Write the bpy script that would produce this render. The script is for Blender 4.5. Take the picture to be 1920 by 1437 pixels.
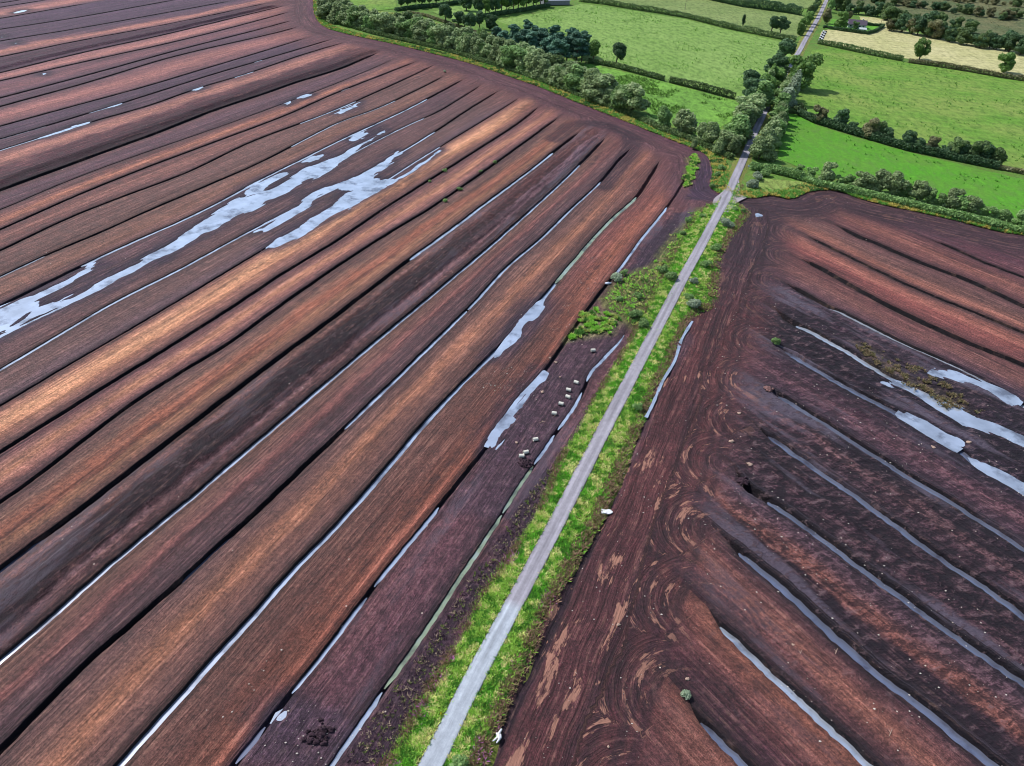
import bpy, math, random
import numpy as np
from mathutils import Matrix, Vector
from mathutils.geometry import tessellate_polygon
random.seed(7); rng = np.random.default_rng(7)
for o in list(bpy.data.objects): bpy.data.objects.remove(o)
scene = bpy.context.scene; COL = scene.collection
R_ = math.radians

# ---------------- camera ----------------
FPX, PITCH, ROLL, H = 1400.0, R_(36.0), R_(3.0), 105.0
cr, sr, cp, sp = math.cos(ROLL), math.sin(ROLL), math.cos(PITCH), math.sin(PITCH)
right0 = Vector((1, 0, 0)); up0 = Vector((0, sp, cp)); fwd = Vector((0, cp, -sp))
cright = right0*cr + up0*sr; cup = -right0*sr + up0*cr
cam = bpy.data.cameras.new('camera'); camo = bpy.data.objects.new('camera', cam); COL.objects.link(camo)
cam.sensor_width = 36; cam.lens = FPX/1920*36; cam.clip_end = 9000; cam.clip_start = 1
m = Matrix((cright, cup, -fwd)).transposed().to_4x4(); m.translation = (0, 0, H); camo.matrix_world = m
scene.camera = camo
try: scene.cycles.filter_width = 1.05
except Exception: pass
# ---------------- light ----------------
SUN_AZ, SUN_EL = R_(-60), R_(51)      # azimuth from +y towards +x
w = bpy.data.worlds.new('World'); scene.world = w; w.use_nodes = True
nt = w.node_tree; bg = nt.nodes['Background']
sky = nt.nodes.new('ShaderNodeTexSky'); sky.sky_type = 'NISHITA'; sky.sun_disc = False
sky.sun_elevation = SUN_EL; sky.sun_rotation = SUN_AZ; sky.air_density = 1.2; sky.dust_density = 1.0
nt.links.new(sky.outputs[0], bg.inputs[0]); bg.inputs[1].default_value = 0.11
sl = bpy.data.lights.new('sun', 'SUN'); sl.energy = 3.6; sl.angle = R_(0.6); sl.color = (1, 0.975, 0.95)
so = bpy.data.objects.new('sun', sl); COL.objects.link(so)
sd = Vector((math.sin(SUN_AZ)*math.cos(SUN_EL), math.cos(SUN_AZ)*math.cos(SUN_EL), math.sin(SUN_EL)))
so.rotation_euler = sd.to_track_quat('Z', 'Y').to_euler(); so.location = (0, 0, 200)
vs = scene.view_settings; vs.view_transform = 'Standard'; vs.look = 'None'; vs.gamma = 1; vs.exposure = 0.55
KALB = 0.62   # seen sRGB -> albedo

# ---------------- helpers ----------------
def G(px, py, z=0.0):
    a = (px-960)/FPX; b = -(py-718.5)/FPX
    d = cright*a + cup*b + fwd
    t = (z-H)/d.z
    return (d.x*t, d.y*t)
def GP(pts): return np.array([G(*p) for p in pts])
def lin(c, k=KALB):
    c = np.asarray(c, float)/255.0
    return np.where(c <= 0.04045, c/12.92, ((c+0.055)/1.055)**2.4)*k
def lc(c, k=KALB): return tuple(lin(c, k)) + (1.0,)
_h = rng.random((256, 256))
def vnoise(x, y, seed=0):
    x = np.asarray(x, float)+seed*17.31; y = np.asarray(y, float)+seed*5.77
    xi = np.floor(x).astype(int); yi = np.floor(y).astype(int); fx = x-xi; fy = y-yi
    fx = fx*fx*(3-2*fx); fy = fy*fy*(3-2*fy)
    g = lambda i, j: _h[i & 255, j & 255]
    return (g(xi, yi)*(1-fx)+g(xi+1, yi)*fx)*(1-fy)+(g(xi, yi+1)*(1-fx)+g(xi+1, yi+1)*fx)*fy
def fbm(x, y, seed=0, o=3):
    s = 0; a = 1; t = 0
    for k in range(o):
        s = s+a*vnoise(x*2**k, y*2**k, seed+k*3); t += a; a *= .5
    return s/t
def sstep(a, b, x):
    t = np.clip((x-a)/(b-a), 0, 1); return t*t*(3-2*t)
_pc = {}
def pdist(P, poly):
    if len(P) < 100000: return _pdist(P, poly)
    k = (id(P), id(poly))
    if k not in _pc: _pc[k] = _pdist(P, poly[::3] if len(poly) > 60 and (len(poly)-1) % 3 == 0 else (np.vstack([poly[::3], poly[-1:]]) if len(poly) > 60 else poly)) + (P, poly)
    return _pc[k][:2]
def _pdist(P, poly):
    """signed distance (left of the line is negative) and arclength to a polyline"""
    best = np.full(len(P), 1e18); sgn = np.zeros(len(P)); arc = np.zeros(len(P)); s0 = 0
    for a, b in zip(poly[:-1], poly[1:]):
        d = b-a; L = np.hypot(*d)
        if L < 1e-6: continue
        t = np.clip(((P-a)@d)/(L*L), 0, 1); q = a+t[:, None]*d; r = P-q; D = (r**2).sum(1)
        c = d[0]*r[:, 1]-d[1]*r[:, 0]
        k = D < best; best[k] = D[k]; sgn[k] = np.where(c[k] > 0, -1, 1); arc[k] = s0+t[k]*L; s0 += L
    return np.sqrt(best)*sgn, arc
def inpoly(P, poly):
    x, y = P[:, 0], P[:, 1]; ins = np.zeros(len(P), bool); n = len(poly)
    for i in range(n):
        x1, y1 = poly[i]; x2, y2 = poly[(i+1) % n]
        if y1 == y2: continue
        c = ((y1 > y) != (y2 > y)) & (x < (x2-x1)*(y-y1)/(y2-y1)+x1)
        ins ^= c
    return ins
def psdf(P, poly):
    lo, hi = poly.min(0)-9, poly.max(0)+9; k = np.where(((P > lo) & (P < hi)).all(1))[0]
    if len(k) < len(P): out = np.full(len(P), -9.0); out[k] = psdf(P[k], poly) if len(k) else 0; return out
    d, _ = pdist(P, np.vstack([poly, poly[:1]])); d = np.abs(d)
    return np.where(inpoly(P, poly), d, -d)
def mesh_np(name, V, F, mats, attrs=None, smooth=True, matidx=None):
    me = bpy.data.meshes.new(name); V = np.asarray(V, np.float32); F = np.asarray(F, np.int32)
    k = F.shape[1]; n = len(F)
    me.vertices.add(len(V)); me.vertices.foreach_set('co', V.ravel())
    me.loops.add(n*k); me.loops.foreach_set('vertex_index', F.ravel())
    me.polygons.add(n); me.polygons.foreach_set('loop_start', np.arange(0, n*k, k, dtype=np.int32))
    try: me.polygons.foreach_set('loop_total', np.full(n, k, np.int32))
    except Exception: pass
    for mm in (mats if isinstance(mats, (list, tuple)) else [mats]): me.materials.append(mm)
    if matidx is not None: me.polygons.foreach_set('material_index', np.asarray(matidx, np.int32))
    me.polygons.foreach_set('use_smooth', np.full(n, smooth, bool))
    for an, (ty, dat) in (attrs or {}).items():
        a = me.attributes.new(an, ty, 'POINT'); dat = np.asarray(dat, np.float32)
        a.data.foreach_set({'FLOAT_COLOR': 'color', 'FLOAT_VECTOR': 'vector', 'FLOAT': 'value'}[ty], dat.ravel())
    me.update(); me.validate()
    return me
def link(name, me, parent=None, loc=(0, 0, 0)):
    o = bpy.data.objects.new(name, me); COL.objects.link(o); o.location = loc
    if parent: o.parent = parent
    return o
def tag(o, label=None, cat=None, group=None, kind=None):
    if label: o['label'] = label
    if cat: o['category'] = cat
    if group: o['group'] = group
    if kind: o['kind'] = kind
    return o
def struct(name, me): return tag(link(name, me), kind='structure')
def resample(P, step):
    P = np.asarray(P, float); d = np.r_[0, np.cumsum(np.hypot(*(P[1:]-P[:-1]).T))]
    n = max(2, int(d[-1]/step)+1); s = np.linspace(0, d[-1], n)
    return np.c_[np.interp(s, d, P[:, 0]), np.interp(s, d, P[:, 1])]
def catmull(P, k=8):
    P = np.asarray(P, float); Q = np.vstack([2*P[0]-P[1], P, 2*P[-1]-P[-2]]); out = []
    for i in range(1, len(Q)-2):
        for t in np.arange(k)/k:
            a, b, c, d = Q[i-1:i+3]
            out.append(.5*((2*b)+(c-a)*t+(2*a-5*b+4*c-d)*t*t+(-a+3*b-3*c+d)*t**3))
    out.append(P[-1]); return np.array(out)
def smooth1(a, k):
    if k < 2: return a
    ker = np.hanning(k+2)[1:-1]; ker /= ker.sum(); p = k//2
    return np.convolve(np.pad(a, (p, k-1-p), mode='edge'), ker, 'valid')

# ---------------- materials ----------------
class N:
    def __init__(s, name):
        s.m = bpy.data.materials.new(name); s.m.use_nodes = True; s.t = s.m.node_tree
        s.b = s.t.nodes['Principled BSDF']; s.out = s.t.nodes['Material Output']
    def n(s, ty, **kw):
        x = s.t.nodes.new(ty)
        for k, v in kw.items(): setattr(x, k, v)
        return x
    def l(s, a, b): s.t.links.new(a, b)
    def put(s, inp, v):
        if hasattr(v, 'is_output'): s.l(v, inp)
        else:
            if inp.type == 'VECTOR' and hasattr(v, '__len__'): v = tuple(v)[:3]
            inp.default_value = v
    def math(s, op, a, b=0.0, c=None, clamp=False):
        x = s.n('ShaderNodeMath', operation=op, use_clamp=clamp); s.put(x.inputs[0], a); s.put(x.inputs[1], b)
        if c is not None: s.put(x.inputs[2], c)
        return x.outputs[0]
    def attr(s, name, out='Color'): return s.n('ShaderNodeAttribute', attribute_name=name).outputs[out]
    def coord(s): return s.n('ShaderNodeNewGeometry').outputs['Position']
    def obj(s): return s.n('ShaderNodeTexCoord').outputs['Object']
    def mapv(s, v, sc):
        x = s.n('ShaderNodeVectorMath', operation='MULTIPLY'); s.l(v, x.inputs[0]); x.inputs[1].default_value = sc; return x.outputs[0]
    def add(s, a, b):
        x = s.n('ShaderNodeVectorMath', operation='ADD'); s.put(x.inputs[0], a); s.put(x.inputs[1], b); return x.outputs[0]
    def noise(s, v, sc=1.0, det=3.0, rough=.55, out='Fac'):
        x = s.n('ShaderNodeTexNoise'); s.l(v, x.inputs['Vector']); x.inputs['Scale'].default_value = sc
        x.inputs['Detail'].default_value = det; x.inputs['Roughness'].default_value = rough; return x.outputs[out]
    def ramp(s, f, lo, hi, a=0.0, b=1.0):
        x = s.n('ShaderNodeMapRange'); s.put(x.inputs[0], f); x.inputs[1].default_value = lo; x.inputs[2].default_value = hi
        x.inputs[3].default_value = a; x.inputs[4].default_value = b; return x.outputs[0]
    def mix(s, f, a, b, ty='MIX'):
        x = s.n('ShaderNodeMix', data_type='RGBA', blend_type=ty); s.put(x.inputs[0], f); s.put(x.inputs[6], a); s.put(x.inputs[7], b); return x.outputs[2]
    def mul(s, c, f):
        x = s.n('ShaderNodeVectorMath', operation='SCALE'); s.put(x.inputs[0], c); s.put(x.inputs[3], f); return x.outputs[0]
    def bump(s, h, st=.5, d=.1):
        x = s.n('ShaderNodeBump'); s.l(h, x.inputs['Height']); x.inputs['Strength'].default_value = st; x.inputs['Distance'].default_value = d
        s.l(x.outputs[0], s.b.inputs['Normal'])
    def base(s, c, rough=.9, spec=.25):
        s.put(s.b.inputs['Base Color'], c); s.put(s.b.inputs['Roughness'], rough); s.put(s.b.inputs['Specular IOR Level'], spec)

def mat_peat():
    m = N('peat'); st = m.attr('st', 'Vector'); st2 = m.attr('st2', 'Vector'); hd = m.attr('hd', 'Fac'); rgh = m.attr('mud', 'Fac'); pos = m.coord()
    wv = m.mul(m.add(m.noise(pos, .06, 2, .5, 'Color'), (-.5, -.5, -.5)), 2.6)
    def streak(sc):
        a = m.noise(m.mapv(st, sc), 1, 3, .6)
        b = m.noise(m.mapv(m.add(st2, wv), sc), 1, 3, .6)
        x = m.n('ShaderNodeMix', data_type='FLOAT'); m.l(hd, x.inputs[0]); m.l(a, x.inputs[2]); m.l(b, x.inputs[3]); return x.outputs[0]
    sA = streak((.42, .011, 1)); sB = streak((1.9, .045, 1)); sC = streak((4.2, .35, 1))
    wob = m.noise(m.mapv(st, (.15, .03, 1)), 1, 2)
    bl = m.noise(pos, .35, 5, .65); gr = m.noise(pos, 1.7, 4, .8); fg = m.noise(pos, 5.0, 2, .85)
    notmud = m.math('SUBTRACT', 1.0, rgh)
    f = m.math('MULTIPLY', m.ramp(sA, .25, .75, .76, 1.24), m.ramp(sB, .28, .72, .6, 1.4))
    f = m.math('MULTIPLY', f, m.ramp(sC, .27, .73, .66, 1.34))
    f = m.math('MULTIPLY', f, m.ramp(bl, .3, .7, .72, 1.28))
    f = m.math('MULTIPLY', f, m.ramp(gr, .36, .64, .58, 1.42))
    f = m.math('MULTIPLY', f, m.ramp(fg, .32, .68, .5, 1.5))
    c = m.mul(m.attr('alb'), f)
    sx = m.n('ShaderNodeSeparateXYZ'); m.l(m.add(st2, m.mul(wv, .25)), sx.inputs[0]); rut = m.math('SINE', m.math('MULTIPLY', sx.outputs[0], 5.6))
    rm = m.math('MULTIPLY', m.math('MULTIPLY', hd, m.ramp(rut, .1, .9)), m.ramp(m.noise(m.mapv(st2, (.35, .03, 1)), 1, 2), .48, .56))
    c = m.mul(c, m.math('SUBTRACT', 1.0, m.math('MULTIPLY', rm, .34)))
    # pale dry crumbs / tan skin where streak and patch noises agree
    tan = m.math('MULTIPLY', m.ramp(sB, .52, .68), m.ramp(bl, .42, .62))
    c = m.mix(m.math('MULTIPLY', tan, .5), c, m.mix(.5, m.mul(c, 1.7), lc((190, 148, 124))))
    dk = m.math('MULTIPLY', m.ramp(sA, .44, .3), m.ramp(bl, .6, .4))
    c = m.mix(m.math('MULTIPLY', dk, .45), c, lc((50, 28, 34)))
    # muddy clods on the cut-over side
    cl = m.noise(m.add(m.mul(pos, .55), m.mapv(st, (.25, -.03, 0))), 1.0, 6, .72)
    c = m.mix(m.math('MULTIPLY', rgh, m.ramp(cl, .53, .465)), c, lc((28, 18, 30)))
    c = m.mix(m.math('MULTIPLY', m.math('MULTIPLY', rgh, m.ramp(cl, .56, .63)), .6), c, lc((150, 120, 124)))
    slt = m.math('MULTIPLY', rgh, m.math('MULTIPLY', m.ramp(m.noise(m.mapv(st, (.12, .018, 1)), 1, 4, .6), .53, .62), m.ramp(cl, .62, .5)))
    c = m.mix(m.math('MULTIPLY', slt, .7), c, lc((128, 112, 130)))
    hdv = m.math('MULTIPLY', hd, m.math('MULTIPLY', m.ramp(m.noise(m.mapv(m.add(st2, wv), (.34, .06, 1)), 1, 5, .72), .572, .605), m.attr('blot', 'Fac')))
    c = m.mix(m.math('MULTIPLY', hdv, .88), c, lc((178, 126, 106)))
    # bright bog-wood flecks
    vo = m.n('ShaderNodeTexVoronoi'); vo.inputs['Scale'].default_value = .62; m.l(pos, vo.inputs['Vector'])
    sep = m.n('ShaderNodeSeparateColor'); m.l(vo.outputs['Color'], sep.inputs[0])
    fl = m.math('MULTIPLY', m.math('LESS_THAN', vo.outputs['Distance'], .085), m.math('GREATER_THAN', sep.outputs[0], m.math('SUBTRACT', .985, m.math('MULTIPLY', rgh, .22))))
    c = m.mix(fl, c, lc((225, 205, 190)))
    hs = m.n('ShaderNodeHueSaturation'); hs.inputs['Saturation'].default_value = .98; m.l(c, hs.inputs['Color']); c = hs.outputs[0]
    m.base(c, m.math('SUBTRACT', m.ramp(bl, .3, .7, .75, .98), m.math('MULTIPLY', slt, .45)), .3)
    hgt = m.math('ADD', m.math('MULTIPLY', sC, .6), m.math('ADD', m.math('MULTIPLY', gr, .5), m.math('ADD', m.math('MULTIPLY', cl, m.math('MULTIPLY', rgh, 5.0)), m.math('MULTIPLY', sB, .7))))
    m.bump(hgt, .9, .45); return m.m
def mat_water(name='water', c=(214, 223, 238), algae=None, seed=0):
    m = N(name); pos = m.coord(); n = m.noise(pos, .12, 4, .6); n2 = m.noise(pos, .16, 5, .6)
    col = m.mix(m.ramp(n, .35, .65), lc(c, .88), lc([x*.84 for x in c], .88))
    if algae: col = m.mix(m.ramp(n2, .4, .5), col, lc(algae, .62))
    col = m.mix(m.math('MULTIPLY', m.ramp(n2, .52, .66), .6), col, lc((74, 66, 82)))
    m.base(col, m.ramp(n, .4, .6, .05, .16), .5); m.b.inputs['Metallic'].default_value = .62
    m.bump(m.noise(m.mapv(pos, (1.5, 3, 1)), 1.2, 2), .12, .03); return m.m
def mat_grass(name, c1, c2, c3, sc=1.0, rough_amt=.5, lines=None):
    m = N(name); pos = m.coord(); n1 = m.noise(pos, .03*sc, 5, .65); n2 = m.noise(m.mapv(pos, (1, .45, 1)), .35*sc, 5, .75); n3 = m.noise(pos, 1.1*sc, 3, .8)
    c = m.mix(m.ramp(n1, .38, .62), lc(c1), lc(c2))
    c = m.mix(m.math('MULTIPLY', m.ramp(n2, .50, .66), .6), c, lc(c3))
    c = m.mul(c, m.ramp(n2, .3, .7, 1.25, .72)); c = m.mul(c, m.ramp(n3, .3, .7, 1-.5*rough_amt, 1+.5*rough_amt))
    if lines:
        wv = m.n('ShaderNodeTexWave', wave_type='BANDS', bands_direction='Y'); mp = m.n('ShaderNodeMapping'); m.l(pos, mp.inputs[0])
        mp.inputs['Rotation'].default_value = (0, 0, R_(lines)); m.l(mp.outputs[0], wv.inputs[0]); wv.inputs['Scale'].default_value = .05
        wv.inputs['Distortion'].default_value = 1.2; wv.inputs['Detail Scale'].default_value = .5
        c = m.mul(c, m.ramp(wv.outputs['Fac'], 0, 1, .94, 1.05))
    m.base(c, .9, .15); m.bump(m.math('ADD', n2, n3), .9, .5); return m.m
def mat_leaf(name, c1, c2, c3, trans=.3):
    m = N(name); oi = m.n('ShaderNodeObjectInfo').outputs['Random']; pos = m.coord()
    n = m.noise(pos, .55, 3, .6); n2 = m.noise(pos, 2.6, 2, .6)
    c = m.mix(m.ramp(n, .38, .62), lc(c1, .95), lc(c2, .95)); c = m.mix(m.math('MULTIPLY', m.ramp(n2, .5, .7), .7), c, lc(c3, .95))
    c = m.mul(c, m.ramp(oi, 0, 1, .78, 1.22)); m.base(c, .65, .3)
    tr = m.n('ShaderNodeBsdfTranslucent'); m.l(c, tr.inputs[0]); mx = m.n('ShaderNodeMixShader'); mx.inputs[0].default_value = trans
    m.l(m.b.outputs[0], mx.inputs[1]); m.l(tr.outputs[0], mx.inputs[2]); m.l(mx.outputs[0], m.out.inputs[0]); return m.m
def mat_attr(name, rough=.8, amt=.3, sc=3.0, trans=0):
    m = N(name); c = m.mul(m.attr('alb'), m.ramp(m.noise(m.coord(), sc, 3, .7), .3, .7, 1-amt, 1+amt)); m.base(c, rough, .25)
    if trans:
        tr = m.n('ShaderNodeBsdfTranslucent'); m.l(c, tr.inputs[0]); mx = m.n('ShaderNodeMixShader'); mx.inputs[0].default_value = trans
        m.l(m.b.outputs[0], mx.inputs[1]); m.l(tr.outputs[0], mx.inputs[2]); m.l(mx.outputs[0], m.out.inputs[0])
    return m.m
def mat_plain(name, c, rough=.7, sc=2.0, amt=.15, spec=.3):
    m = N(name); n = m.noise(m.obj(), sc, 4, .65); m.base(m.mul(lc(c), m.ramp(n, .3, .7, 1-amt, 1+amt)), rough, spec); m.bump(n, .3, .03); return m.m
def mat_road():
    m = N('asphalt'); pos = m.coord(); st = m.attr('st', 'Vector'); n = m.noise(pos, 1.0, 5, .7); f = m.noise(pos, 12, 2, .8); s = m.noise(m.mapv(st, (1.6, .03, 1)), 1, 3, .6)
    c = m.mul(m.attr('alb'), m.ramp(n, .3, .7, .86, 1.14)); c = m.mul(c, m.ramp(m.noise(m.mapv(st, (.5, .06, 1)), 1, 4, .7), .35, .65, .82, 1.14)); c = m.mul(c, m.ramp(f, .3, .7, .86, 1.14)); c = m.mul(c, m.ramp(s, .3, .7, .84, 1.16))
    m.base(c, .85, .3); m.bump(f, .4, .02); return m.m
PEAT = mat_peat()
WATER = mat_water(); WDARK = mat_water('ditch_water', (142, 148, 170)); WALG = mat_water('algae_water', (195, 205, 185), (205, 218, 178))
BASE = mat_grass('far_ground', (120, 160, 72), (105, 140, 66), (86, 112, 60))
ASPH = mat_road()

# ---------------- site lines (photo pixels projected on the ground once) ----------------
road_px = [(740, 1560), (809, 1437), (884, 1285), (962, 1139), (1048, 975), (1142, 790), (1241, 600), (1280, 525), (1316, 460), (1343, 408), (1363, 370), (1377, 338), (1393, 302), (1407, 268), (1422, 235), (1436, 205), (1452, 172), (1474, 136), (1497, 100), (1511, 74), (1524, 52), (1537, 29), (1549, 3), (1561, -20)]
ROAD = catmull(GP(road_px), 6); ROAD = resample(np.vstack([ROAD[0]+(ROAD[0]-ROAD[3])/np.hypot(*(ROAD[0]-ROAD[3]))*40, ROAD]), 2.0)
bndL_px = [(560, -70), (577, -30), (588, 0), (590, 26), (607, 50), (646, 63), (690, 73), (743, 84), (795, 97), (873, 117), (951, 143), (1017, 166), (1078, 191), (1157, 222), (1222, 248), (1274, 269), (1313, 284), (1331, 300), (1337, 326), (1332, 350), (1345, 362)]
bndR_px = [(1382, 373), (1423, 371), (1446, 367), (1481, 374), (1500, 366), (1527, 358), (1575, 359), (1607, 372), (1672, 388), (1753, 405), (1818, 421), (1883, 437), (1920, 442), (2050, 475), (2300, 540)]
BL = resample(catmull(GP(bndL_px), 3), 3); BR = resample(catmull(GP(bndR_px), 3), 3)
th1, th2 = R_(22.9), R_(142.2)
LL = {0: [(620, 1437), (674, 1358), (730, 1278), (784, 1204), (854, 1097), (901, 1024), (944, 964), (959, 931), (1006, 864), (1048, 803), (1090, 746), (1103, 704), (1129, 676), (1163, 639), (1176, 616)],
1: [(437, 1437), (501, 1354), (543, 1304), (617, 1211), (687, 1117), (734, 1057), (784, 997), (826, 947), (860, 903), (912, 840), (957, 767), (993, 723), (1022, 697), (1080, 610), (1138, 532), (1167, 500), (1194, 459), (1230, 415), (1252, 388), (1273, 356), (1290, 328)],
2: [(221, 1437), (334, 1311), (424, 1211), (501, 1124), (574, 1040), (640, 977), (800, 790), (878, 707), (936, 652), (983, 600), (1050, 521), (1108, 452), (1154, 404), (1196, 369), (1210, 345), (1229, 316), (1238, 300)],
3: [(0, 1411), (100, 1301), (187, 1217), (287, 1137), (434, 1000), (484, 957), (877, 580), (948, 501), (1011, 451), (1061, 401), (1128, 339), (1157, 303), (1185, 277)],
4: [(0, 1238), (67, 1184), (150, 1107), (234, 1034), (327, 960), (640, 694), (777, 580), (901, 477), (981, 407), (1060, 335), (1095, 300), (1136, 258)],
5: [(0, 1068), (67, 1015), (150, 957), (247, 880), (387, 774), (501, 687), (640, 584), (767, 487), (851, 427), (911, 381), (994, 320), (1048, 277), (1088, 247)],
6: [(0, 942), (87, 880), (200, 791), (311, 714), (414, 654), (534, 567), (644, 491), (734, 434), (817, 384), (928, 307), (1001, 254), (1048, 220)],
7: [(0, 848), (134, 764), (284, 671), (434, 577), (534, 510), (640, 447), (700, 404), (801, 340), (834, 320), (917, 267), (968, 234), (1011, 200)],
8: [(0, 761), (134, 681), (250, 614), (384, 534), (474, 480), (540, 440), (600, 411), (717, 344), (774, 307), (867, 250), (920, 218), (975, 183)],
9: [(0, 694), (100, 634), (214, 567), (334, 507), (451, 443), (567, 384), (667, 334), (750, 287), (816, 247), (870, 211), (936, 170)],
10: [(0, 630), (134, 567), (214, 524), (300, 470), (401, 411), (484, 374), (610, 317), (687, 274), (767, 234), (827, 207), (904, 159)],
11: [(0, 574), (94, 527), (214, 470), (301, 431), (384, 394), (501, 331), (567, 299), (640, 262), (760, 207), (834, 168), (871, 148)],
12: [(0, 520), (80, 481), (200, 431), (287, 391), (468, 314), (548, 274), (640, 227), (700, 207), (784, 168), (834, 142)],
13: [(0, 471), (117, 414), (234, 367), (351, 324), (468, 267), (568, 230), (640, 202), (667, 190), (750, 153), (814, 122)],
14: [(0, 431), (134, 371), (267, 317), (401, 267), (534, 217), (617, 180), (700, 147), (782, 115)],
15: [(0, 394), (134, 337), (250, 294), (440, 228), (638, 154), (737, 112)],
16: [(0, 357), (117, 314), (234, 271), (301, 247), (401, 207), (501, 174), (568, 150), (640, 130), (664, 118), (709, 99)],
17: [(0, 282), (67, 261), (167, 230), (284, 197), (367, 167), (468, 137), (560, 105), (645, 80)],
18: [(0, 261), (84, 237), (167, 212), (234, 192), (401, 139), (484, 115), (625, 73)],
19: [(0, 237), (134, 200), (267, 164), (367, 134), (468, 104), (575, 71)],
20: [(0, 200), (167, 154), (334, 104), (501, 66), (561, 50)],
21: [(0, 184), (167, 140), (334, 94), (468, 60), (550, 38)],
22: [(0, 152), (167, 114), (334, 77), (468, 43), (544, 22)],
23: [(0, 137), (167, 96), (301, 67), (434, 35), (534, 11)],
24: [(0, 107), (167, 73), (334, 42), (501, 6)],
25: [(0, 77), (167, 50), (334, 20), (434, 2)],
26: [(0, 55), (134, 35), (334, -1)],
27: [(0, 35), (167, 6)],
28: [(0, 14), (100, -2)]}
RR = {1: [(1743, 449), (1785, 465), (1850, 494), (1920, 520)],
2: [(1565, 420), (1607, 442), (1650, 459), (1721, 491), (1818, 527), (1920, 575)],
3: [(1510, 441), (1559, 465), (1624, 497), (1721, 543), (1818, 582), (1920, 624)],
4: [(1497, 483), (1546, 507), (1624, 552), (1688, 585), (1785, 630), (1920, 685)],
5: [(1468, 528), (1507, 549), (1552, 575), (1591, 591), (1656, 627), (1737, 662), (1818, 698), (1882, 734), (1920, 760)],
6: [(1449, 575), (1481, 601), (1527, 624), (1591, 659), (1656, 700), (1705, 728), (1753, 750), (1818, 781), (1866, 800), (1920, 823)],
7: [(1452, 646), (1481, 662), (1527, 690), (1591, 728), (1640, 752), (1705, 786), (1753, 817), (1802, 845), (1850, 881), (1920, 917)],
8: [(1427, 719), (1455, 736), (1494, 761), (1559, 800), (1624, 842), (1688, 884), (1785, 939), (1850, 982), (1920, 1027)],
9: [(1413, 794), (1439, 813), (1494, 852), (1559, 897), (1624, 943), (1705, 1001), (1785, 1059), (1850, 1101), (1920, 1153)],
10: [(1374, 872), (1400, 910), (1436, 936), (1494, 972), (1559, 1020), (1624, 1072), (1705, 1128), (1783, 1184), (1918, 1278)],
11: [(1349, 998), (1391, 1037), (1429, 1068), (1478, 1111), (1535, 1162), (1634, 1252), (1719, 1318), (1869, 1434)],
12: [(1326, 1137), (1352, 1171), (1399, 1218), (1463, 1278), (1527, 1337), (1630, 1433)],
13: [(1288, 1308), (1314, 1350), (1356, 1393), (1399, 1437)]}
def uv(P, th): return P[:, 0]*math.cos(th)-P[:, 1]*math.sin(th), P[:, 0]*math.sin(th)+P[:, 1]*math.cos(th)
def xy(u, v, th): return u*math.cos(th)+v*math.sin(th), -u*math.sin(th)+v*math.cos(th)

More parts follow.
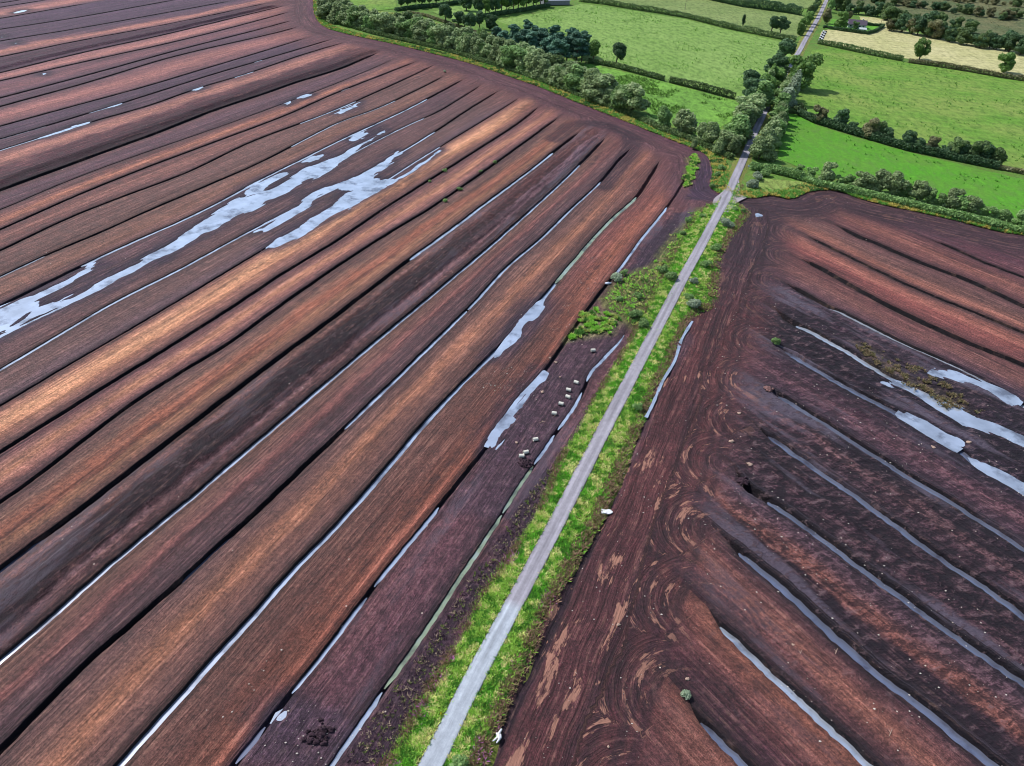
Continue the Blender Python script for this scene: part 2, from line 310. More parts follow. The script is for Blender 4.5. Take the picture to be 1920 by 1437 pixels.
# flood / pond outlines
floods_px = [
 [(628, 213), (640, 205), (660, 197), (675, 192), (668, 200), (655, 207), (640, 213)],
 [(556, 184), (575, 176), (587, 178), (572, 185)], [(532, 194), (545, 189), (548, 192), (538, 197)],
 [(648, 262), (665, 253), (690, 244), (706, 236), (694, 250), (680, 260), (662, 265)],
 [(455, 362), (470, 348), (500, 335), (520, 326), (540, 322), (530, 333), (510, 345), (490, 358), (465, 367)],
 [(566, 304), (585, 292), (605, 288), (610, 291), (600, 298), (580, 305)],
 [(284, 478), (330, 449), (380, 414), (430, 380), (445, 372), (480, 367), (520, 350), (560, 322), (600, 305), (640, 290), (690, 262), (720, 245), (700, 262), (670, 278), (640, 300), (620, 318), (600, 330), (560, 345), (545, 360), (500, 378), (470, 395), (440, 405), (400, 430), (360, 452), (300, 486)],
 [(480, 434), (520, 407), (560, 385), (575, 368), (600, 355), (640, 342), (690, 320), (725, 298), (745, 284), (752, 284), (738, 300), (720, 315), (702, 328), (708, 338), (690, 347), (660, 356), (630, 354), (600, 366), (575, 387), (540, 412), (500, 432)],
 [(503, 466), (512, 452), (535, 438), (560, 425), (600, 398), (630, 383), (655, 360), (690, 343), (708, 336), (740, 335), (775, 315), (827, 281), (815, 293), (770, 322), (735, 343), (700, 364), (660, 388), (630, 404), (590, 427), (555, 448), (520, 462)],
 [(-30, 590), (40, 562), (90, 542), (140, 517), (175, 493), (182, 497), (165, 507), (130, 532), (90, 552), (50, 576), (-30, 612)],
 [(30, 608), (60, 575), (110, 564), (160, 545), (200, 520), (260, 490), (330, 454), (340, 454), (300, 482), (240, 514), (190, 542), (130, 568), (60, 600), (-10, 636), (-30, 640), (0, 625)],
 [(-20, 590), (30, 575), (60, 572), (30, 608), (0, 625), (-20, 630)],
 [(75, 258), (100, 250), (140, 236), (167, 228), (160, 234), (130, 243), (95, 254)],
 [(200, 203), (225, 193), (230, 196), (210, 203)], [(360, 169), (378, 162), (382, 165), (370, 170)],
 [(78, 138), (88, 136), (86, 141), (79, 141)], [(28, 80), (34, 79), (33, 83), (26, 83)],
 [(24, 24), (40, 19), (55, 18), (45, 22), (30, 25)], [(0, 68), (8, 66), (6, 70), (0, 70)],
 [(1745, 700), (1765, 690), (1800, 700), (1830, 712), (1870, 728), (1905, 742), (1912, 755), (1890, 757), (1870, 747), (1850, 732), (1815, 720), (1785, 712)],
 [(1640, 716), (1665, 712), (1700, 722), (1750, 742), (1800, 766), (1830, 788), (1850, 790), (1870, 792), (1920, 814), (1970, 838), (1970, 856), (1920, 834), (1860, 812), (1830, 804), (1805, 802), (1790, 790), (1755, 764), (1700, 734)],
 [(1690, 772), (1740, 788), (1770, 812), (1798, 820), (1803, 833), (1787, 845), (1760, 832), (1720, 804), (1685, 780)],
 [(1820, 860), (1860, 876), (1920, 905), (1960, 930), (1960, 945), (1920, 925), (1870, 898), (1830, 872)],
 [(915, 835), (935, 800), (960, 763), (985, 733), (1013, 696), (1027, 700), (1011, 724), (992, 747), (972, 777), (947, 810), (928, 838)],
 [(508, 1355), (515, 1340), (530, 1327), (543, 1330), (540, 1345), (528, 1355)],
 [(930, 668), (950, 640), (972, 607), (987, 588), (1008, 570), (1022, 562), (1020, 574), (1010, 588), (1002, 598), (985, 610), (977, 630), (952, 652)],
 [(1410, 402), (1420, 398), (1432, 402), (1428, 409), (1415, 408)],
]
FLOODS = [GP(f) for f in floods_px]
GREENPATCH = [GP([(1282, 352), (1285, 325), (1288, 300), (1296, 290), (1307, 296), (1310, 312), (1300, 330), (1292, 350)]),
              GP([(1060, 640), (1085, 600), (1115, 578), (1165, 590), (1172, 604), (1150, 625), (1100, 636)]),
              GP([(1262, 392), (1272, 380), (1300, 384), (1312, 392), (1290, 398), (1270, 402)]),
              GP([(1120, 572), (1140, 540), (1170, 518), (1215, 500), (1240, 470), (1275, 425), (1300, 395), (1340, 380), (1345, 395), (1300, 470), (1255, 570), (1215, 640), (1175, 612)])]

def profile(v, lines, th, order, sm=False):
    U = []; ends = []
    for k in order:
        P = GP(lines[k]); u, vv = uv(P, th); i = np.argsort(vv); vv, u = vv[i], u[i]
        C = catmull(np.c_[u, vv], 6); uu, cc = C[:, 0], np.maximum.accumulate(C[:, 1])
        g = np.interp(v, cc, uu)
        n = max(2, len(vv)//3); s0 = np.clip(np.polyfit(vv[:n+1], u[:n+1], 1)[0], -.035, .035) if len(vv) > 2 else 0
        g = np.where(v < cc[0], uu[0]+s0*(v-cc[0]), g)
        s1 = (uu[-1]-uu[-8])/(cc[-1]-cc[-8]+1e-6) if len(uu) > 8 else 0
        ex = np.minimum(v-cc[-1], 14); g = np.where(v > cc[-1], uu[-1]+np.clip(s1, -.5, .6)*ex, g)
        gs = smooth1(g, 45); far_ = sstep(cc[-1]-16, cc[-1]-34, v)*sstep(cc[0]+10, cc[0]+26, v) if sm else sstep(cc[-1]-16, cc[-1]-34, v); g = g*(1-far_)+gs*far_
        U.append(g); ends.append((cc[0], cc[-1]))
    return np.array(U), ends
PSH = np.array([.93, .70, .74])
def pal(t, stops):
    ts = [s[0] for s in stops]; C = np.array([lin(s[1]) for s in stops])*PSH
    return np.stack([np.interp(t, ts, C[:, j]) for j in range(3)], -1)

LW = {}   # water records
def build_field(name, th, v, U, ends, hw, dep, strips, clipf, hdf, endmode, nst=26, extra=None):
    """a sheet of cambered peat strips between drainage ditches; U ascending in u"""
    WB = .09 if endmode == 'far' else .24
    nl, nv = U.shape; cols = []; zs = []; al = []; st = []; mud = []
    for k in range(nl):
        e = ends[k]; up = sstep(0, 13, e[1]-v) if endmode == 'far' else sstep(0, 7, v-e[0])
        wob = WB*(fbm(v*.22, np.full_like(v, k*3.3), 2)-.5)*2+WB*.8*(vnoise(v*1.1, np.full_like(v, k*7.7), 5)-.5)*2
        wl = hw[k]*(.85+.5*fbm(v*.12, v*0+k, 8))*up+.03; wr = hw[k]*(.85+.5*fbm(v*.15, v*0+k+50, 9))*up+.03; d = dep[k]*up
        c = U[k]+wob*up; LW[(name, k)] = (c, wl, wr)
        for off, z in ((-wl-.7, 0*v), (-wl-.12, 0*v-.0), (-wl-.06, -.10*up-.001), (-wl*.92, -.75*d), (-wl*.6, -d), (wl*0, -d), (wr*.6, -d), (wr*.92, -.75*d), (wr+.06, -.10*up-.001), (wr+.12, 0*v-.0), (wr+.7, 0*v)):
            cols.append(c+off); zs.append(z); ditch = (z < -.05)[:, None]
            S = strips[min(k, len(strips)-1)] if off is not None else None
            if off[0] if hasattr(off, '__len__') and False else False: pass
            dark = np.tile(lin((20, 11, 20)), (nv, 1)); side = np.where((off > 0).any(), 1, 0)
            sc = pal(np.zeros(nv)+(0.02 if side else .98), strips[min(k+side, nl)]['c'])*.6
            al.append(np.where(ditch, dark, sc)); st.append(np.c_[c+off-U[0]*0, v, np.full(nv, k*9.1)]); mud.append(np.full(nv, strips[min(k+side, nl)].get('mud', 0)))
        if k < nl-1:
            cR = U[k+1]; eR = ends[k+1]; upR = sstep(0, 13, eR[1]-v) if endmode == 'far' else sstep(0, 7, v-eR[0])
            a = c+wr+.7; wobR = WB*(fbm(v*.22, np.full_like(v, (k+1)*3.3), 2)-.5)*2+WB*.8*(vnoise(v*1.1, np.full_like(v, (k+1)*7.7), 5)-.5)*2
            wlR = hw[k+1]*(.85+.5*fbm(v*.12, v*0+k+1, 8))*upR+.03; b = cR+wobR*upR-wlR-.7
            S = strips[k+1]
            for j in range(1, nst):
                t = j/nst; uu = a+(b-a)*t
                tw = np.clip(t+(S.get('wob', .12)*(fbm(v*.03, v*0+k*4.4, 12)-.5)*2+.12*(fbm(v*.13, v*0+k*2.4+t*9, 13, 3)-.5)*2)*math.sin(math.pi*t), 0, 1)
                z = .09*4*t*(1-t)*(S.get('cam', 1))+.05*(fbm(uu*.8, v*.12, 3)-.5)*2
                for (t0, t1, hh) in S.get('ridge', []):
                    z = z+hh*sstep(t0, t0+.1, tw)*sstep(t1, t1-.1, tw)*(.88+.24*fbm(uu*.8, v*.8, 31))*up
                if S.get('mud'): z = z+1.3*(fbm(uu*.5, v*.2, 21, 4)-.5)*S['mud']*math.sin(math.pi*t)**.5
                cc = pal(tw, S['c'])
                if 'c2' in S:
                    w2 = sstep(S['v2'][0], S['v2'][1], v)[:, None]; cc = cc*(1-w2)+pal(tw, S['c2'])*w2
                cc = cc*(.86+.28*fbm(v*.02, v*0+t*4+k, 14))[:, None]
                cols.append(uu); zs.append(z); al.append(cc); st.append(np.c_[uu, v, np.full(nv, k*9.1)]); mud.append(np.full(nv, S.get('mud', 0)))
    nc = len(cols); Uc = np.array(cols); Vc = np.tile(v, (nc, 1)); Z = np.array(zs); X, Y = xy(Uc, Vc, th)
    A = np.array(al); ST = np.array(st); MD = np.array(mud)
    P = np.c_[X.ravel(), Y.ravel()]; Z = Z.ravel(); A = A.reshape(-1, 3); ST = ST.reshape(-1, 3); MD = MD.ravel().astype(float)
    for F in FLOODS:
        lo, hi = F.min(0)-8, F.max(0)+8; k = np.where(((P > lo) & (P < hi)).all(1))[0]
        if not len(k): continue
        amp = min(2.4, .22*math.sqrt(np.prod(F.max(0)-F.min(0)))); s = psdf(P[k], F)+amp*(fbm(ST[k, 0]*.7, ST[k, 1]*.11, 41, 4)-.5)*2
        dpt = sstep(-min(1.6, amp*.8), 1.2, s); Z[k] = np.minimum(Z[k], Z[k]*(1-dpt)-.22*dpt+.0)
        wet = sstep(-6.5, 0, s)[:, None]*.85; A[k] = A[k]*(1-wet)+lin((52, 40, 58))*wet
    hd, d2, s2, blot = hdf(P)
    Uf, Vf = Uc.ravel(), np.tile(v, (nc, 1)).ravel(); best = np.full(len(P), 1e9); sb = np.zeros(len(P))
    for k in range(nl):
        e0 = ends[k][1] if endmode == 'far' else ends[k][0]
        if abs(e0) > 900: continue
        ue = np.interp(e0, v, U[k]); uk = np.tile(U[k], nc); over = (Vf-e0) if endmode == 'far' else (e0-Vf)
        dd = np.where(over > 0, np.hypot(Uf-ue, over), np.abs(Uf-uk)); kk = dd < best; best[kk] = dd[kk]; sb[kk] = np.where(over > 0, np.arctan2(over, Uf-ue)*9, Vf)[kk]
    jit = 3.5*(fbm(P[:, 0]*.05, P[:, 1]*.05, 55)-.5)*2; use = (np.abs(d2)+jit > (12.5 if endmode == 'far' else 17)); d2 = np.where(use, best+60, d2); s2 = np.where(use, sb, s2)
    MD = MD*(1-hd); A, Z = (extra(P, A, Z, hd) if extra else (A, Z))
    idx = np.arange(nc*nv).reshape(nc, nv)
    Fq = np.stack([idx[:-1, :-1], idx[1:, :-1], idx[1:, 1:], idx[:-1, 1:]], -1).reshape(-1, 4)
    keep = clipf(P); Fq = Fq[keep[Fq].all(1)]
    used = np.unique(Fq); remap = -np.ones(nc*nv, int); remap[used] = np.arange(len(used)); Fq = remap[Fq]
    tri = P[used][Fq[0]]
    if np.cross(tri[1]-tri[0], tri[2]-tri[0]) < 0: Fq = Fq[:, ::-1]
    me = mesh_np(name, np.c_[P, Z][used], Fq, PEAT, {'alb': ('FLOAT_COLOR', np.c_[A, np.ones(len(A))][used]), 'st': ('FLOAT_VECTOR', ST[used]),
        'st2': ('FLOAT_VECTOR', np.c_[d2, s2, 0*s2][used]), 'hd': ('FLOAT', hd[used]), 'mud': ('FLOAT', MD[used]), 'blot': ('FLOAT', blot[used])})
    return struct('peat_field', me)

def S(*c, **k):
    d = {'c': list(c)}; d.update(k); return d
# left field: strip k lies on the low-u (far) side of line k in ascending order
plainc = lambda c: S((0, c), (1, [x*.93 for x in c]))
SL = {  # near side of line L(i+1) to far side of L(i)
0: S((0, (120, 88, 92)), (.5, (112, 82, 90)), (1, (84, 64, 74)), cam=.3, mud=.35),
1: S((0, (112, 86, 76)), (.5, (106, 76, 66)), (.82, (118, 80, 64)), (.93, (156, 104, 82)), (1, (110, 72, 62)), c2=[(0, (122, 84, 80)), (.4, (140, 92, 78)), (.7, (172, 116, 88)), (1, (110, 74, 70))], v2=(150, 215)),
2: S((0, (104, 84, 80)), (.28, (126, 98, 84)), (.5, (172, 128, 96)), (.66, (132, 100, 84)), (1, (98, 78, 74))),
3: S((0, (122, 98, 84)), (.3, (116, 88, 80)), (.42, (150, 108, 98)), (.5, (100, 70, 68)), (.65, (98, 78, 78)), (1, (94, 76, 80))),
4: S((0, (104, 80, 66)), (.10, (156, 124, 112)), (.18, (86, 56, 48)), (.26, (50, 30, 36)), (.68, (46, 28, 36)), (.74, (92, 66, 68)), (.78, (158, 132, 132)), (.84, (124, 96, 92)), (1, (84, 60, 60)), ridge=[(.25, .78, .8)], wob=.07, c2=[(0, (130, 104, 104)), (.15, (104, 70, 66)), (.3, (84, 46, 46)), (.55, (76, 42, 44)), (.62, (136, 112, 118)), (.78, (140, 116, 120)), (.85, (60, 44, 52)), (1, (54, 36, 44))], v2=(170, 250), mud=.4),
5: S((0, (106, 84, 80)), (.25, (124, 100, 84)), (.5, (164, 112, 84)), (.62, (128, 88, 70)), (.75, (156, 120, 88)), (1, (112, 86, 80))),
6: S((0, (104, 74, 80)), (.3, (150, 116, 98)), (.5, (196, 150, 112)), (.75, (158, 118, 102)), (1, (112, 86, 88))),
7: S((0, (124, 92, 88)), (.12, (176, 138, 110)), (.4, (228, 184, 134)), (.6, (206, 160, 116)), (.75, (160, 122, 98)), (1, (114, 88, 86))),
8: S((0, (106, 88, 84)), (.5, (116, 96, 90)), (1, (100, 86, 92))),
9: plainc((112, 90, 88)), 10: plainc((102, 82, 86)), 11: S((0, (124, 100, 90)), (.6, (136, 106, 88)), (1, (116, 90, 86))),
12: plainc((120, 96, 88)), 13: S((0, (112, 84, 82)), (.5, (148, 112, 98)), (1, (114, 86, 84))),
14: S((0, (106, 82, 82)), (.4, (142, 104, 92)), (.6, (190, 138, 108)), (1, (118, 88, 86))), 15: S((0, (110, 84, 84)), (.5, (104, 84, 92)), (1, (100, 78, 86))),
16: S((0, (120, 92, 96)), (.25, (188, 142, 120)), (.42, (148, 112, 104)), (.5, (96, 62, 68)), (.75, (84, 54, 62)), (.85, (70, 46, 56)), (1, (58, 38, 50)), ridge=[(.5, .97, 1.2)], wob=.04),
17: plainc((96, 78, 92)), 18: plainc((88, 72, 90)), 19: S((0, (104, 82, 92)), (.5, (176, 130, 118)), (1, (118, 90, 98))), 20: plainc((98, 78, 92)),
21: S((0, (110, 84, 94)), (.6, (132, 98, 100)), (1, (96, 76, 90))), 22: S((0, (156, 120, 120)), (.6, (190, 142, 126)), (1, (120, 92, 98))), 23: S((0, (84, 60, 76)), (.6, (76, 52, 68)), (1, (88, 70, 86)), ridge=[(.15, .9, 1.2)]),
24: S((0, (84, 70, 92)), (.5, (110, 86, 98)), (.7, (204, 152, 130)), (1, (120, 92, 98))), 25: plainc((90, 74, 96)), 26: plainc((86, 70, 94)), 27: S((0, (100, 80, 98)), (.6, (190, 142, 126)), (1, (100, 80, 96))), 28: plainc((88, 74, 98)), 29: plainc((96, 78, 98))}
vL = np.concatenate([np.arange(-55, 160, .6), np.arange(160, 330, .9), np.arange(330, 900, 1.6)])
orderL = list(range(28, -1, -1))
UL, eL = profile(vL, LL, th1, orderL)
ub, vb = uv(BL, th1)
nx = 12; top = []
for j in range(nx, 0, -1):
    u0 = UL[0]-12.4*j; top.append(u0)
UL = np.vstack([np.array(top), UL])
exE = []
for j in range(nx):
    um = UL[j][-1]; i = np.argmin(abs(ub-um)+np.where(vb < 250, 1e3, 0)); exE.append((-999, vb[i]-13 if abs(ub[i]-um) < 8 else 2000))
eL = exE+eL
# right-most guide under the verge so that strip 0 is closed: last line is L0
for i in range(len(UL)-2, -1, -1): UL[i] = np.minimum(UL[i], UL[i+1]-3.0)
hwL = {0: .45, 1: .5, 2: .75, 3: .62, 4: .7, 5: .8, 6: .6, 7: .62, 8: .3, 9: .55, 10: .4, 11: .7, 12: .55, 13: .6, 14: .6, 15: .2, 16: 1.3}
hw = [.6]*nx+[hwL.get(k, .6 if k < 20 else .75)*(.74 if k < 17 else .85) for k in orderL]
dpL = {8: .6, 10: .6, 15: .35, 16: 1.6, 1: .8, 0: .9}
dp = [1.1]*nx+[dpL.get(k, 1.2) for k in orderL]
# strips list: strips[k] is on the low side of line k ; strips[k+1] between k and k+1
alt = [plainc((92, 76, 98)), S((0, (110, 86, 100)), (.5, (180, 136, 124)), (1, (110, 86, 100))), plainc((80, 62, 84))]
strL = [alt[j % 3] for j in range(nx)]+[SL[29]]+[SL[k] for k in range(27, -1, -1)]+[SL[0]]
uR = UL[-1]+14.0   # closing column to reach below the verge
UL = np.vstack([UL, UL[-1]+13.0]); eL.append((-999, -998)); hw.append(.1); dp.append(.05); strL.append(strL[-1])
def clipL(P):
    d, _ = pdist(P, ROAD); b, _ = pdist(P, BL)
    return (d < 1.2) & (b > -7)
CROSS = np.array(G(1362, 374))
def hdL(P):
    b, s = pdist(P, BL); dr, sr_ = pdist(P, ROAD)
    h = sstep(27, 13, b); return h, b, s, np.full(len(P), .12)*1.0
def extraL(P, A, Z, hd):
    w2 = (sstep(60, 22, pdist(P, BL)[0])*.5)[:, None]; n = fbm(P[:, 0]*.05, P[:, 1]*.05, 60)[:, None]
    A = A*(1-w2)+lin((122, 72, 66))*w2
    h = hd[:, None]; A = A*(1-h)+(lin((104, 68, 74))*n*1.1+lin((80, 46, 56))*(1-n))*h
    b = pdist(P, BL)[0]; e = (sstep(6.5, 3, b)*sstep(-2, 1, b)*.6)[:, None]; A = A*(1-e)+lin((92, 50, 68))*e
    # cut-over dark ground between the field and the verge, rough spoil beside the pond
    for poly, c, am in ((GP([(1175, 515), (1200, 465), (1262, 400), (1330, 396), (1285, 455), (1240, 490), (1205, 515)]), (66, 48, 64), .95),
                        (GP([(1010, 985), (830, 960), (915, 845), (1025, 700), (1080, 620), (1170, 640), (1120, 690), (1060, 790)]), (86, 62, 76), .8),
                        (GP([(630, 1440), (690, 1350), (860, 1110), (960, 960), (1020, 880), (1048, 880), (1000, 980), (850, 1210), (740, 1437)]), (60, 44, 60), .85),
                        (GP([(430, 1440), (545, 1310), (640, 1330), (670, 1370), (610, 1440)]), (84, 62, 78), .8),
                        (GP([(1300, 345), (1312, 300), (1322, 292), (1338, 320), (1332, 352), (1345, 366), (1345, 378), (1280, 374)]), (70, 48, 68), 1),
                        (GREENPATCH[0], (122, 124, 66), .8), (GREENPATCH[1], (150, 144, 96), .75), (GREENPATCH[3], (118, 120, 62), .9),
                        (GP([(690, 100), (760, 110), (740, 130), (660, 160), (640, 150)]), (100, 70, 76), .4)):
        s = psdf(P, poly)+1.5*(fbm(P[:, 0]*.3, P[:, 1]*.3, 71, 4)-.5)*2; wt = (sstep(-1.5, 1.5, s)*am)[:, None]; A = A*(1-wt)+lin(c)*wt*(.7+.6*fbm(P[:, 0]*.5, P[:, 1]*.5, 77, 4))[:, None]
    # turning arcs of the machines
    ARC5 = catmull(GP([(1040, 262), (1075, 236), (1110, 232), (1150, 240), (1185, 260), (1170, 300), (1130, 350)]), 3); d = np.abs(pdist(P, ARC5)[0])
    wt = (sstep(6.5, 2.5, d)*.9*(.4+.6*np.abs(np.sin(d*3.2))))[:, None]; A = A*(1-wt)+lin((48, 30, 44))*wt
    return A, Z
build_field('left_peat', th1, vL, UL, eL, hw, dp, strL, clipL, hdL, 'far', 26, extraL)

# right field, u ascending = lower-left towards upper-right for th2 ?
vR = np.concatenate([np.arange(-300, -150, 1.6), np.arange(-150, 30, .7), np.arange(30, 170, 1.0)])
orderR = list(range(13, 0, -1))
UR, eR = profile(vR, RR, th2, orderR, True)
asc = UR[:, len(vR)//2].argsort(); 
first = orderR[asc[0]]
UR = UR[asc]; eR = [eR[i] for i in asc]; orderR = [orderR[i] for i in asc]
DK = (58, 44, 60)
SR = {0: S((0, (96, 62, 74)), (.5, (108, 72, 80)), (1, (98, 64, 72)), mud=.15), 1: S((0, (104, 72, 76)), (.5, (140, 98, 84)), (1, (98, 68, 70))),
2: S((0, (108, 80, 78)), (.5, (122, 94, 84)), (.85, (158, 112, 92)), (1, (104, 74, 72))), 3: S((0, (96, 72, 70)), (.35, (172, 118, 98)), (.6, (146, 92, 82)), (1, (112, 74, 72))),
4: S((0, (108, 74, 72)), (.5, (124, 90, 82)), (1, (92, 70, 78))), 5: S((0, (92, 74, 88)), (.3, (70, 58, 72)), (1, DK), mud=.8), 6: S((0, (62, 52, 66)), (.5, (52, 40, 54)), (1, (58, 44, 58)), mud=.9),
7: S((0, (56, 42, 58)), (.35, (92, 70, 82)), (.6, (128, 96, 104)), (.8, (92, 72, 84)), (1, (78, 62, 76)), mud=.6), 8: S((0, (54, 42, 56)), (.3, (54, 42, 54)), (.45, (134, 106, 108)), (.6, (90, 68, 78)), (1, (76, 60, 70)), mud=.8),
9: S((0, (92, 74, 84)), (.35, (52, 38, 50)), (.7, (96, 74, 84)), (1, (52, 40, 52)), mud=.85), 10: S((0, (80, 66, 80)), (.25, (122, 98, 104)), (.5, (160, 112, 96)), (.7, (62, 44, 56)), (1, (50, 38, 50)), mud=.7),
11: S((0, (60, 44, 54)), (.2, (112, 80, 78)), (.55, (150, 106, 88)), (.8, (110, 78, 76)), (1, (56, 40, 50)), mud=.3), 12: S((0, (160, 112, 90)), (.4, (112, 76, 72)), (.7, (82, 54, 62)), (1, (50, 34, 44)), mud=.2), 13: S((0, (140, 98, 82)), (.5, (104, 70, 68)), (1, (80, 52, 56)), mud=.1)}
up_first = orderR[0] < orderR[-1]
def flip(s):
    d = dict(s); d['c'] = [(1-t, c) for t, c in s['c']][::-1]; return d
# closing lines on both sides
lo = [UR[0]-14*j for j in (4, 3, 2, 1)]; hi = [UR[-1]+16*j for j in range(1, 9)]
UR = np.vstack(lo+[UR]+hi)
key = lambda i, j: min(i, j)
mid = []
for a, b in zip(orderR[:-1], orderR[1:]):
    s = SR[min(a, b)]; mid.append(s if a < b else flip(s))
if up_first: lowS, highS = SR[0], SR[13]
else: lowS, highS = SR[13], SR[0]
strR = [lowS]*5+mid+[highS]*10
hwR = {1: .8, 2: 1.25, 3: .75, 4: 1.3, 5: 1.1, 6: 1.3, 7: 1.35, 8: 1.15, 9: 1.15, 10: 1.1, 11: 1.1, 12: .95, 13: .85}
isBot = not up_first
hwr = ([.8]*4 if isBot else [.05]*4)+[hwR[k]*(.86 if k > 5 else .8) for k in orderR]+([.05]*8 if isBot else [.8]*8)
dpr = ([1.2]*4 if isBot else [.02]*4)+[1.7]*len(orderR)+([.02]*8 if isBot else [1.2]*8)
sL = uv(GP([(1215, 1500)]), th2)[1][0]; eRf = ([(sL+9*j, 999) for j in (4, 3, 2, 1)] if isBot else [(998, 999)]*4)+eR+([(998, 999)]*8 if isBot else [(sL, 999)]*8)
UR = np.array(UR)
for i in range(len(UR)-2, -1, -1): UR[i] = np.minimum(UR[i], UR[i+1]-3.0)
def clipR(P):
    d, _ = pdist(P, ROAD); b, _ = pdist(P, BR); return (d > -1.2) & (b > -7)
def hdR(P):
    d, s = pdist(P, ROAD); h = sstep(34, 19, d); b, sb = pdist(P, BR); h2 = sstep(26, 12, b); use = b < d*.8
    d2 = np.where(use, b, d); s2 = np.where(use, sb+300, s)
    f = sstep(0, 1, (P[:, 1] < G(1400, 640)[1])*1.0)
    return np.maximum(h, h2), d2, s2, np.where(P[:, 1] < G(1370, 700)[1], 1.0, .25)
def extraR(P, A, Z, hd):
    d, s = pdist(P, ROAD); b, _ = pdist(P, BR); h = hd[:, None]; n = fbm(P[:, 0]*.06, P[:, 1]*.06, 81)[:, None]
    far = sstep(G(1400, 620)[1], G(1400, 480)[1], P[:, 1])[:, None]
    hc = (lin((106, 58, 60))*n+lin((82, 45, 51))*(1-n))*(1-far)+(lin((86, 56, 64))*n+lin((66, 44, 56))*(1-n))*far
    A = A*(1-h)+hc*h*.8
    tr = catmull(GP([(1432, 395), (1440, 420), (1432, 480), (1412, 560), (1392, 640), (1372, 720), (1350, 850), (1318, 990), (1275, 1130), (1225, 1300), (1180, 1437), (1120, 1600)]), 3)
    for off in (0, 2.3, 6.0, 8.2):
        dd = np.abs(pdist(P, tr)[0]-off); wt = (sstep(1.1, .4, dd)*.6)[:, None]; A = A*(1-wt)+lin((48, 28, 38))*wt
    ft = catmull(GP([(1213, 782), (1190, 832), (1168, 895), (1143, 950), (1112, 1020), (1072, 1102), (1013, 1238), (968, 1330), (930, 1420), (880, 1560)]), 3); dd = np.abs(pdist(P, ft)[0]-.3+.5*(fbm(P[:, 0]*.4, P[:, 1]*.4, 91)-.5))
    wt = sstep(1.3, .5, dd); A = A*(1-wt[:, None]*.9)+lin((34, 22, 34))*wt[:, None]*.9; Z = Z-.55*wt  # wet ditch foot; the verge's shadow edge is painted into its dark albedo
    for (cx, cy, r0) in ((1270, 1120, 9), (1235, 1290, 8), (1300, 990, 10)):
        q = P-np.array(G(cx+45, cy+60)); rr = np.hypot(q[:, 0], q[:, 1]); wt = (sstep(5, 1, np.abs(rr-r0))*(.5+.5*np.cos(rr*5.2))*.85*sstep(0, 3, q[:, 1]+2))[:, None]; A = A*(1-wt)+lin((52, 30, 38))*wt
    for poly, c, am in ((GP([(1150, 720), (1290, 600), (1300, 640), (1235, 740), (1190, 860), (1140, 960), (1120, 960)]), (84, 60, 72), .7),
                        (GP([(1700, 700), (1640, 655), (1600, 640), (1640, 690), (1760, 760), (1830, 780), (1820, 760)]), (150, 132, 96), .25)):
        sd_ = psdf(P, poly)+1.5*(fbm(P[:, 0]*.3, P[:, 1]*.3, 71, 4)-.5)*2; wt = (sstep(-1.5, 1.5, sd_)*am)[:, None]; A = A*(1-wt)+lin(c)*wt
    return A, Z
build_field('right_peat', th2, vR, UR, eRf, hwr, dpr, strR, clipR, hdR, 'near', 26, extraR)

# ---------------- water ----------------
def ribbon(fieldname, k, th, v, va, vb_, z, mat, grow=.25):
    c, wl, wr = LW[(fieldname, k)]; i = np.where((v >= va) & (v <= vb_))[0]
    if len(i) < 3: return
    cc, a, b, vv = c[i], wl[i]*.96+grow, wr[i]*.96+grow, v[i]
    n = len(i); tp = np.minimum(1, np.minimum(np.arange(n), np.arange(n)[::-1])/4+.05); tp = tp*(.55+.7*fbm(vv*.2, vv*0+k, 19))
    X1, Y1 = xy(cc-a*np.minimum(tp+.4, 1), vv, th); X2, Y2 = xy(cc+b*np.clip(tp, 0, 1), vv, th); V = np.r_[np.c_[X1, Y1, X1*0+z], np.c_[X2, Y2, X2*0+z]]
    F = np.stack([np.arange(n-1), np.arange(n-1)+n, np.arange(n-1)+n+1, np.arange(n-1)+1], -1)
    if np.cross(V[F[0][1]][:2]-V[F[0][0]][:2], V[F[0][2]][:2]-V[F[0][0]][:2]) < 0: F = F[:, ::-1]
    struct('water', mesh_np('water', V, F, mat))
offL = nx
iL = {k: nx+j for j, k in enumerate(range(28, -1, -1))}
def wl_(k, a, b, z=-.55, mat=None, grow=.0):
    va = uv(GP([a]), th1)[1][0]; vb_ = uv(GP([b]), th1)[1][0]; ribbon('left_peat', iL[k], th1, vL, min(va, vb_), max(va, vb_), z, mat or WATER, grow)
wl_(0, (500, 1600), (720, 1290), -.4, WATER); wl_(0, (720, 1290), (944, 964), -.3, WALG, .05); wl_(0, (1000, 870), (1040, 812), -.35, WATER); wl_(0, (944, 964), (1000, 872), -.35, WALG); wl_(0, (1045, 806), (1095, 735), -.15, WATER); wl_(0, (1098, 715), (1176, 616), -.15, WATER, .05)
wl_(1, (437, 1437), (500, 1360), -.45, WDARK); wl_(1, (545, 1304), (690, 1115), -.6, WATER); wl_(1, (700, 1100), (826, 947), -.45, WATER, .05); wl_(1, (1150, 520), (1252, 388), -.25, WATER, .1)
wl_(2, (100, 1580), (1108, 452), -.7, WATER, .1); wl_(2, (1040, 530), (1196, 369), -.35, WALG, .1)
wl_(3, (337, 1091), (434, 1000), -.95, WDARK); wl_(3, (877, 580), (1128, 339), -.5, WATER, .12); wl_(3, (640, 800), (877, 580), -.55, WATER, .1)
wl_(4, (-100, 1330), (1091, 308), -.6, WATER, .12); wl_(5, (767, 487), (1040, 285), -.45, WATER, .12); wl_(5, (-60, 1110), (80, 1005), -.9, WDARK)
